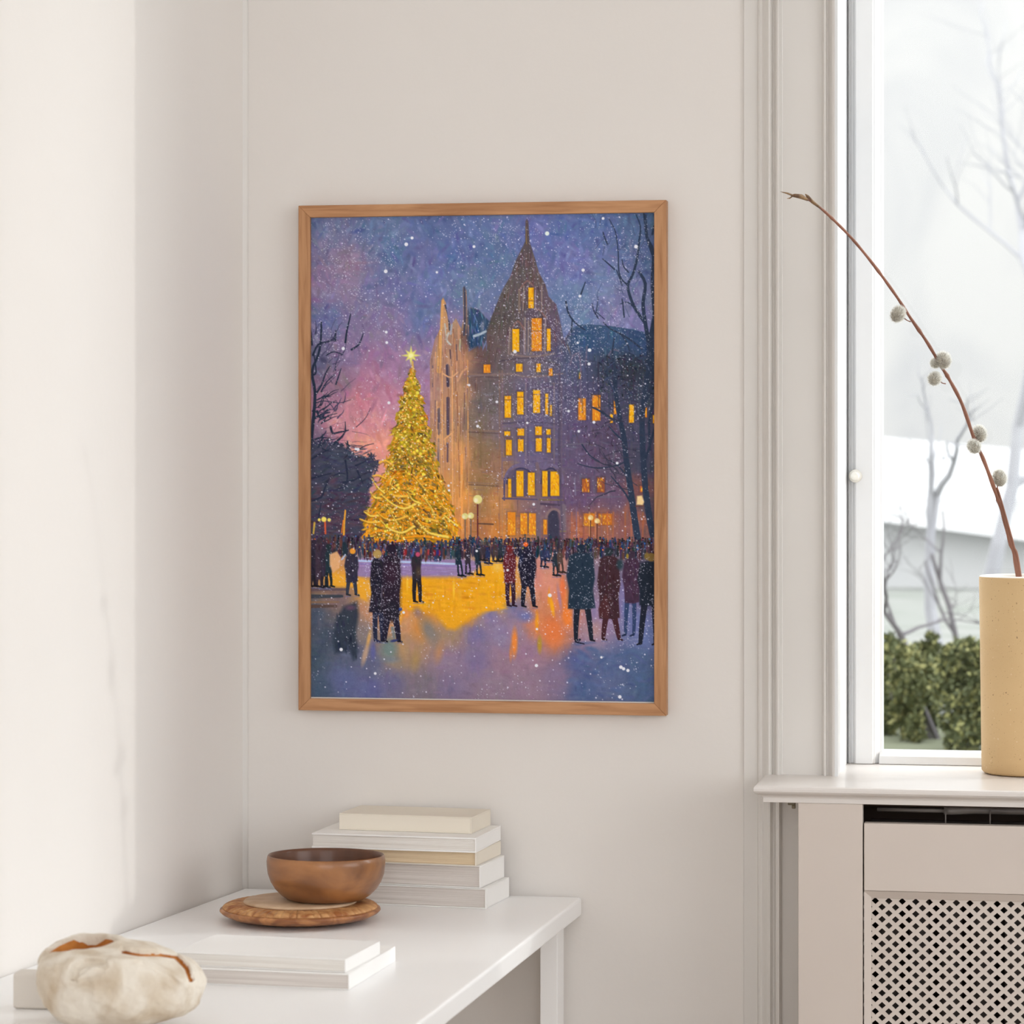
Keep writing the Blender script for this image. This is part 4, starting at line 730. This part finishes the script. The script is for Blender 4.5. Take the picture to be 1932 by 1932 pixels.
# ---------------------------------------------------------------- clay vessel and pale block
cs = on_z(222, 1934, TZ)
def to_px(p):
    d = Vector(p) - EYE; r = Vector((math.cos(TH), math.sin(TH), 0)); f = Vector((-math.sin(TH), math.cos(TH), 0)); Z = d.dot(f); return 966 + FPX * d.dot(r) / Z, HORIZON - FPX * d.z / Z
def dpoly(p, pts):
    best = 1e9
    for a, b2 in zip(pts, pts[1:]):
        dx, dy = b2[0] - a[0], b2[1] - a[1]; t = max(0, min(1, ((p[0] - a[0]) * dx + (p[1] - a[1]) * dy) / (dx * dx + dy * dy))); best = min(best, math.hypot(p[0] - a[0] - t * dx, p[1] - a[1] - t * dy))
    return best
def sstep(a, b2, x):
    t = max(0, min(1, (x - a) / (b2 - a))); return t * t * (3 - 2 * t)
NA, NB = 340, 230; RX, RY, HZ = .0945, .074, .0885; vs = []; mi = []
oc = Vector((-.040, -.004)); orx, ory = .037, .036
for j in range(NB + 1):
    t = j / NB; ph = -math.pi / 2 + math.pi * t
    for i in range(NA):
        a = 2 * math.pi * i / NA; cp = math.cos(ph); sp = math.sin(ph)
        lw = sstep(.25, -.75, math.cos(a)) if False else max(0, min(1, (.25 - math.cos(a)) / 1.0)); rr = abs(cp) ** (.72 - .30 * lw); zz = .5 + .5 * math.copysign(abs(sp) ** .85, sp); rr *= 1 - .16 * (1 - zz) ** 2
        x = RX * rr * math.cos(a); y = RY * rr * math.sin(a); z_ = HZ * zz
        lump = 1 + .030 * math.sin(3 * a + .8) + .02 * math.sin(5 * a + 2 * zz); x *= lump; y *= lump
        if x < -.05: z_ += 0
        n1 = noise.noise(Vector((x * 28, y * 28, z_ * 34))); n2 = noise.noise(Vector((x * 90 + 5, y * 90, z_ * 60))); n3 = noise.noise(Vector((x * 220, y * 220 + 9, z_ * 160)))
        k = 1 + .045 * n1 + .026 * n2 + .011 * n3; x *= k; y *= k; z_ = HZ / 2 + (z_ - HZ / 2) * (1 + .03 * n1 + .015 * n2)
        m_ = 0; up = zz > .6
        # right shoulder drops away, left lip stays high
        z_ -= .010 * sstep(.02, .09, x) * zz
        e = math.hypot((x - oc.x) / orx, (y - oc.y) / ory)
        if zz > .5:
            z_ += (.003 - .0025 * min(1, max(-1, -y / .03))) * math.exp(-((e - 1.10) / .22) ** 2); dn = 1 - sstep(.80, 1.0, e); z_ -= .045 * dn
        if y < .035 and zz > .42:
            p = to_px((cs.x + x, cs.y + y, TZ + z_)); g_ = min(dpoly(p, [(232, 1792), (262, 1797), (300, 1797), (332, 1802), (350, 1820), (360, 1846)]), 99)
            if g_ < 9: z_ -= .007 * (1 - sstep(1, 8, g_)); y += .004 * (1 - sstep(1, 8, g_)); m_ = 1 if g_ < 4.2 else m_
            g_ = dpoly(p, [(138, 1842), (142, 1826), (158, 1816), (180, 1816), (196, 1820)])
            if g_ < 12: y += .006 * (1 - sstep(2, 11, g_)); z_ -= .003 * (1 - sstep(2, 11, g_))
            g_ = dpoly(p, [(150, 1850), (175, 1830), (215, 1812), (270, 1812), (320, 1835), (355, 1862)])
            if g_ < 8: y -= .0035 * (1 - sstep(0, 8, g_)); z_ += .002 * (1 - sstep(0, 8, g_))
        vs.append((x, y, max(z_, 0))); mi.append(m_)
b = MB(); fs = []; fm = []
for j in range(NB):
    for i in range(NA):
        q = (j * NA + i, j * NA + (i + 1) % NA, (j + 1) * NA + (i + 1) % NA, (j + 1) * NA + i); fs.append(q); fm.append(1 if sum(mi[k] for k in q) >= 3 else 0)
b.v = vs; b.f = fs; b.m = fm; cl = b.build('clay_vessel', M['ceram'] and [M['ceram'], M['clayin']], smooth=True, weld=True); cl.location = (cs.x, cs.y, TZ + .0002)
ups = [v for k, v in enumerate(vs) if k > NA * NB // 2 and 1.0 < math.hypot((v[0] - oc.x) / orx, (v[1] - oc.y) / ory) < 1.14]
b = MB(); SG = 72; ring = []
for k in range(SG):
    a = 2 * math.pi * k / SG; c_, s_ = math.cos(a), math.sin(a); tx, ty = oc.x + orx * 1.06 * c_, oc.y + ory * 1.06 * s_
    near = sorted(ups, key=lambda v: (v[0] - tx) ** 2 + (v[1] - ty) ** 2)[:4]; ring.append(sum(v[2] for v in near) / 4)
ring = [sum(ring[(k + j) % SG] for j in (-2, -1, 0, 1, 2)) / 5 for k in range(SG)]
prf = [(1.03, -.0035), (.97, -.0042), (.92, -.0065), (.88, -.012), (.84, -.022), (.72, -.031), (.4, -.035), (.03, -.036)]
for e_, dz in prf: b.v += [(oc.x + orx * e_ * math.cos(2 * math.pi * k / SG), oc.y + ory * e_ * math.sin(2 * math.pi * k / SG), ring[k] * max(0, (e_ - .5) / .5) + (sum(ring) / SG) * (1 - max(0, (e_ - .5) / .5)) + dz) for k in range(SG)]
for j in range(len(prf) - 1):
    for k in range(SG): b.f.append((j * SG + k, j * SG + (k + 1) % SG, (j + 1) * SG + (k + 1) % SG, (j + 1) * SG + k)); b.m.append(0)
b.f.append(tuple((len(prf) - 1) * SG + k for k in range(SG))); b.m.append(0)
b.build('opening', M['clayin'], cl, smooth=True)['label'] = 'rust-coloured hollow opening'
tag(cl, 'lumpy off-white handmade clay vessel with a rust-coloured opening, in the foreground', 'vessel')
bk = on_z(58, 1905, TZ); b = MB(); b.box((-.021, 0, 0), (.030, .03, .040)); o = b.build('pale_block', M['block'], bevel=.004, seg=3); o.location = (bk.x, bk.y, TZ + .0002); o.rotation_euler.z = .05
tag(o, 'small plain beige block just behind the clay vessel at its left', 'block')

# ---------------------------------------------------------------- vase with willow branch on the sill
vc = on_z(1934, 1460, SZ); vc.y = on_z(1934, 1468, SZ).y + .061; VR = .0605; VH = .272
vs_ = empty('vase', (vc.x, vc.y, SZ + .0003)); tag(vs_, 'tall cylindrical sand-coloured speckled stoneware vase on the window sill', 'vase')
b = MB(); b.lathe([(.002, .001), (VR - .010, 0), (VR - .004, .0015), (VR - .0012, .005), (VR - .001, .02), (VR + .0006, .15), (VR + .0022, VH - .004), (VR + .0018, VH - .0015)], 96)
b.f = b.f[:-1]; b.m = b.m[:-1]; b.build('body', M['stone'], vs_, smooth=True)
b = MB(); b.lathe([(VR + .0018, VH - .0015), (VR + .0004, VH), (VR - .003, VH + .0004), (VR - .0045, VH - .002), (VR - .005, VH - .02), (VR - .006, .012), (.002, .010)], 96); b.f = b.f[:-2] + [b.f[-1]]; b.m = b.m[:-1]
b.build('glazed_rim', M['glaze'], vs_, smooth=True)['label'] = 'white glazed rim and inside'
bp = [(1921,1088),(1905,1020),(1890,962),(1877,925),(1856,868),(1838,828),(1815,762),(1790,714),(1775,690),(1750,647),(1718,600),(1690,557),(1650,502),(1610,453),(1575,417),(1545,390),(1520,374),(1497,368)]
def by(px): return vc.y - .01 - .26 * ((1925 - px) / 450)
W3 = [on_y(x, y, by(x)) for x, y in bp]
def crm(P, n=6):
    Q = [P[0]] + P + [P[-1]]; out = []
    for k in range(1, len(Q) - 2):
        for s_ in range(n):
            t = s_ / n; out.append(.5 * (2 * Q[k] + (Q[k + 1] - Q[k - 1]) * t + (2 * Q[k - 1] - 5 * Q[k] + 4 * Q[k + 1] - Q[k + 2]) * t * t + (3 * Q[k] - Q[k - 1] - 3 * Q[k + 1] + Q[k + 2]) * t ** 3))
    return out + [Q[-2]]
base = Vector((vc.x + .02, vc.y + .01, SZ + .02)); W3 = [base] + W3; cur = crm(W3); n = len(cur)
br = empty('willow_branch', tuple(base)); tag(br, 'long curved brown pussy willow branch rising out of the sand-coloured vase', 'branch')
rad = [(.0031 - .0016 * (i / n)) * (1 + .10 * math.sin(i * 1.3)) + (.0006 if i % 14 == 7 else 0) for i in range(n)]
b = MB(); b.tube(cur, rad, 12); part(b, 'stem', M['twig'], br, smooth=True)
s2 = [(1925,1088),(1912,1030),(1900,985),(1886,935),(1881,920)]; Q = crm([base + Vector((.004, 0, 0))] + [on_y(x, y, by(x) - .003) for x, y in s2]); b = MB(); b.tube(Q, [.0026 - .0014 * i / len(Q) for i in range(len(Q))], 10)
b.tube([on_y(1881, 921, by(1881)), on_y(1883, 914, by(1881)), on_y(1887, 906, by(1881) - .002)], [.0008, .0006, .0006], 6); part(b, 'side_shoot', M['twig'], br, smooth=True)
b = MB()
b.tube([on_y(1545,390,by(1545)), on_y(1532,380,by(1532)), on_y(1524,371,by(1524)), on_y(1519,366,by(1519))], [.0018,.0024,.0022,.0004], 8)
b.tube([on_y(1524,377,by(1524)), on_y(1512,371,by(1512)), on_y(1500,369,by(1500)), on_y(1493,369,by(1493))], [.0018,.0033,.0026,.0012], 10)
b.tube([on_y(1500,370,by(1500)), on_y(1486,365,by(1486)), on_y(1472.5,361.5,by(1472))], [.0016,.0013,.0002], 8)
b.tube([on_y(1494,371,by(1494)), on_y(1490,374,by(1490)), on_y(1485,374.5,by(1485))], [.0010,.0009,.0003], 6)
part(b, 'bud_tip', M['bud'], br, smooth=True)
cats = [(1694,593,16,19,.55,(1718,607)),(1780,680,17,19,-.3,(1778,696)),(1764,686,9,10,0,(1774,690)),(1763,715,14,15,.5,(1784,724)),(1848,819,16,19,-.3,(1838,830)),(1838,843,14,16,-.55,(1846,852)),(1886,902,16,20,-.15,None)]
rnd = random.Random(5)
for cx_, cy_, a_x, a_z, tl, at_ in cats:
    dy = -.006 if cx_ in (1780, 1838) else (.004 if cx_ in (1764, 1848) else 0)
    yb_ = by(cx_) + dy; cc_ = on_y(cx_, cy_, yb_); s_ = (cc_ - EYE).length / FPX; rx = a_x * .76 * s_; rz_ = a_z * .78 * s_; b = MB(); 
    rot = Matrix.Rotation(tl, 3, 'Y')
    nn, mm = 16, 22
    vv = []
    for j in range(nn + 1):
        ph = -math.pi / 2 + math.pi * j / nn
        for i in range(mm):
            a = 2 * math.pi * i / mm; dv = Vector((math.cos(ph) * math.cos(a) * rx, math.cos(ph) * math.sin(a) * rx, math.sin(ph) * rz_)); dv *= 1 + .06 * noise.noise(dv * 900)
            vv.append(tuple(cc_ + rot @ dv))
    b.add(vv, [(j * mm + i, j * mm + (i + 1) % mm, (j + 1) * mm + (i + 1) % mm, (j + 1) * mm + i) for j in range(nn) for i in range(mm)])
    for _ in range(1500):
        d = Vector((rnd.gauss(0, 1), rnd.gauss(0, 1), rnd.gauss(0, 1))).normalized(); p = Vector((d.x * rx, d.y * rx, d.z * rz_)); d2 = (d + Vector((0, 0, .7)) + Vector((rnd.gauss(0, .25), rnd.gauss(0, .25), rnd.gauss(0, .25)))).normalized()
        t_ = d2.cross(Vector((rnd.gauss(0, 1), rnd.gauss(0, 1), 1))).normalized() * .00022; L_ = rnd.uniform(.0026, .0046)
        b.add([tuple(cc_ + rot @ (p * .97 + t_)), tuple(cc_ + rot @ (p * .97 - t_)), tuple(cc_ + rot @ (p + d2 * L_))], [(0, 1, 2)], 1)
    if at_:
        e_ = on_y(at_[0], at_[1], by(at_[0])); m__ = cc_ + (e_ - cc_) * .45; b.tube([e_, (e_ + m__) / 2 + Vector((0, 0, -.001)), m__], [.0009, .0007, .0010], 6, mi=2)
    part(b, 'catkin', [M['cat'], M['fluff'], M['twig']], br, smooth=True)

# ---------------------------------------------------------------- outside the window
LZ = .64
b = MB(); b.box((-14, 4.2, LZ - .3), (14, 24, LZ - .01)); tag(b.build('ground', M['gravel']), 'pale ground behind the bushes', 'ground', kind='structure')
b = MB(); b.box((-14, 2.6, LZ - .3), (14, 4.19, LZ)); b.box((-14, .6, -.4), (14, 2.6, -.2)); tag(b.build('lawn', M['lawn']), 'grey-green winter lawn outside the window', 'lawn', kind='structure')
house = empty('house', (1.5, 19, LZ)); tag(house, 'pale washed-out house front filling the view outside', 'house')
b = MB(); b.box((-7, 19, LZ - .05), (9, 20, 9)); part(b, 'wall', M['facade'], house)
b = MB()
for k in range(5):
    b.box((-4.5 + k * 2.4, 18.93, LZ), (-4.25 + k * 2.4, 18.995, 8.6))
part(b, 'pilaster', M['roofp'], house)
shed = empty('shed', (.2, 13, LZ)); tag(shed, 'low pale outbuilding with a light roof below the house front', 'shed')
zs = on_y(1700, 822, 12.5).z; xs0 = wx(1600, 12.5); xs1 = wx(1858, 12.5)
b = MB(); b.box((xs0, 12.7, LZ - .05), (xs1 + .4, 14.5, zs - .35)); part(b, 'wall', M['roofp'], shed)
b = MB(); b.prism([(xs0 - .2, 12.5, zs - .42), (xs1 + .6, 12.5, zs - .62), (xs1 + .6, 14.8, zs - .3), (xs0 - .2, 14.8, zs - .1)], [(xs0 - .2, 12.6, zs - .3), (xs1 + .6, 12.6, zs - .5), (xs1 + .5, 14.8, zs - .1), (xs0 - .2, 14.8, zs + .03)]); part(b, 'roof', M['roofp'], shed)
def bare_tree(px, py, y, hgt, seed, r0, label, bm_='bark'):
    rn = random.Random(seed); b = MB(); base = on_y(px, py, y); base.z = LZ - .02
    def grow(p, d, L, r, dep):
        pts = [p]; rr = [r]; q = p.copy()
        for k in range(5):
            d = (d + Vector((rn.gauss(0, .12), rn.gauss(0, .12), rn.gauss(.03, .08)))).normalized(); q = q + d * L / 5; pts.append(q.copy()); rr.append(r * (1 - .1 * (k + 1)))
        b.tube(pts, rr, 6 if dep > 2 else 4)
        if dep:
            for k in (2, 3, 4, 5):
                if rn.random() < .85: grow(pts[k], (d + Vector((rn.gauss(0, .7), rn.gauss(0, .7), rn.gauss(.1, .35)))).normalized(), L * rn.uniform(.5, .75), r * .5, dep - 1)
    grow(base, Vector((rn.gauss(0, .05), 0, 1)), hgt, r0, 4); o = b.build('bare_tree', M[bm_], origin=base); tag(o, label, 'tree'); return o
bare_tree(1768, 1300, 5.6, .62, 11, .026, 'leafless pale tree just behind the dark evergreen bush')
bare_tree(1862, 1300, 11.5, 1.5, 21, .045, 'tall faint leafless tree near the house, above the vase')
bare_tree(1742, 1300, 4.3, .42, 33, .012, 'small dark leafless sapling rising just above the evergreen bush', 'bark2')
bare_tree(1818, 1300, 5.5, .44, 38, .012, 'leafless grey shrub behind the bush, close to the vase', 'bark2')
def bush(px0, px1, ptop, y, name, label, seed, n, ms):
    rn = random.Random(seed); x0, x1 = wx(px0, y), wx(px1, y); zt = on_y((px0 + px1) / 2, ptop, y).z; b = MB(); cx_ = (x0 + x1) / 2; w = (x1 - x0) / 2; h = zt - LZ
    blobs = [(cx_ + rn.uniform(-.75, .75) * w, y + rn.uniform(-.12, .2), LZ + h * rn.uniform(.06, .84), w * rn.uniform(.16, .34), h * rn.uniform(.10, .2)) for _ in range(44)]
    for _ in range(n):
        bx, by_, bz, r, rh = rn.choice(blobs); d = Vector((rn.gauss(0, 1), rn.gauss(0, 1), rn.gauss(0, 1))).normalized() * (rn.random() ** .4)
        p = Vector((bx + d.x * r, by_ + d.y * r * .8, max(LZ + .01, bz + d.z * rh))); L_ = rn.uniform(.008, .022); u = Vector((rn.gauss(0, 1), rn.gauss(0, 1), rn.gauss(.6, 1))).normalized(); v_ = u.cross(Vector((rn.gauss(0, 1), rn.gauss(0, 1), rn.gauss(0, 1)))).normalized()
        b.add([tuple(p), tuple(p + u * L_ * .5 + v_ * L_ * .28), tuple(p + u * L_), tuple(p + u * L_ * .5 - v_ * L_ * .28)], [(0, 1, 2, 3)], 1 if rn.random() < ms else 0)
    e = empty(name, (cx_, y, LZ)); tag(e, label, 'bush')
    part(b, 'foliage', [M['leaf'], M['leafy']], e)
    b = MB()
    for k in range(5): b.tube([(cx_ + k * .02, y, LZ - .01), (cx_ + (k - 2) * w * .2, y, LZ + h * .4), (cx_ + (k - 2) * w * .38, y + .02, LZ + h * .8)], [.01, .007, .003], 6)
    part(b, 'stem', M['bark2'], e)
bush(1650, 1772, 1203, 3.55, 'evergreen_bush', 'evergreen bush at the left of the view, low outside the window', 3, 20000, .25)
bush(1756, 2010, 1200, 3.15, 'evergreen_bush', 'wider evergreen bush outside, partly hidden by the vase', 9, 26000, .3)
bush(2040, 2480, 1198, 3.4, 'evergreen_bush', 'evergreen bush to the right of the vase outside the window', 15, 20000, .3)
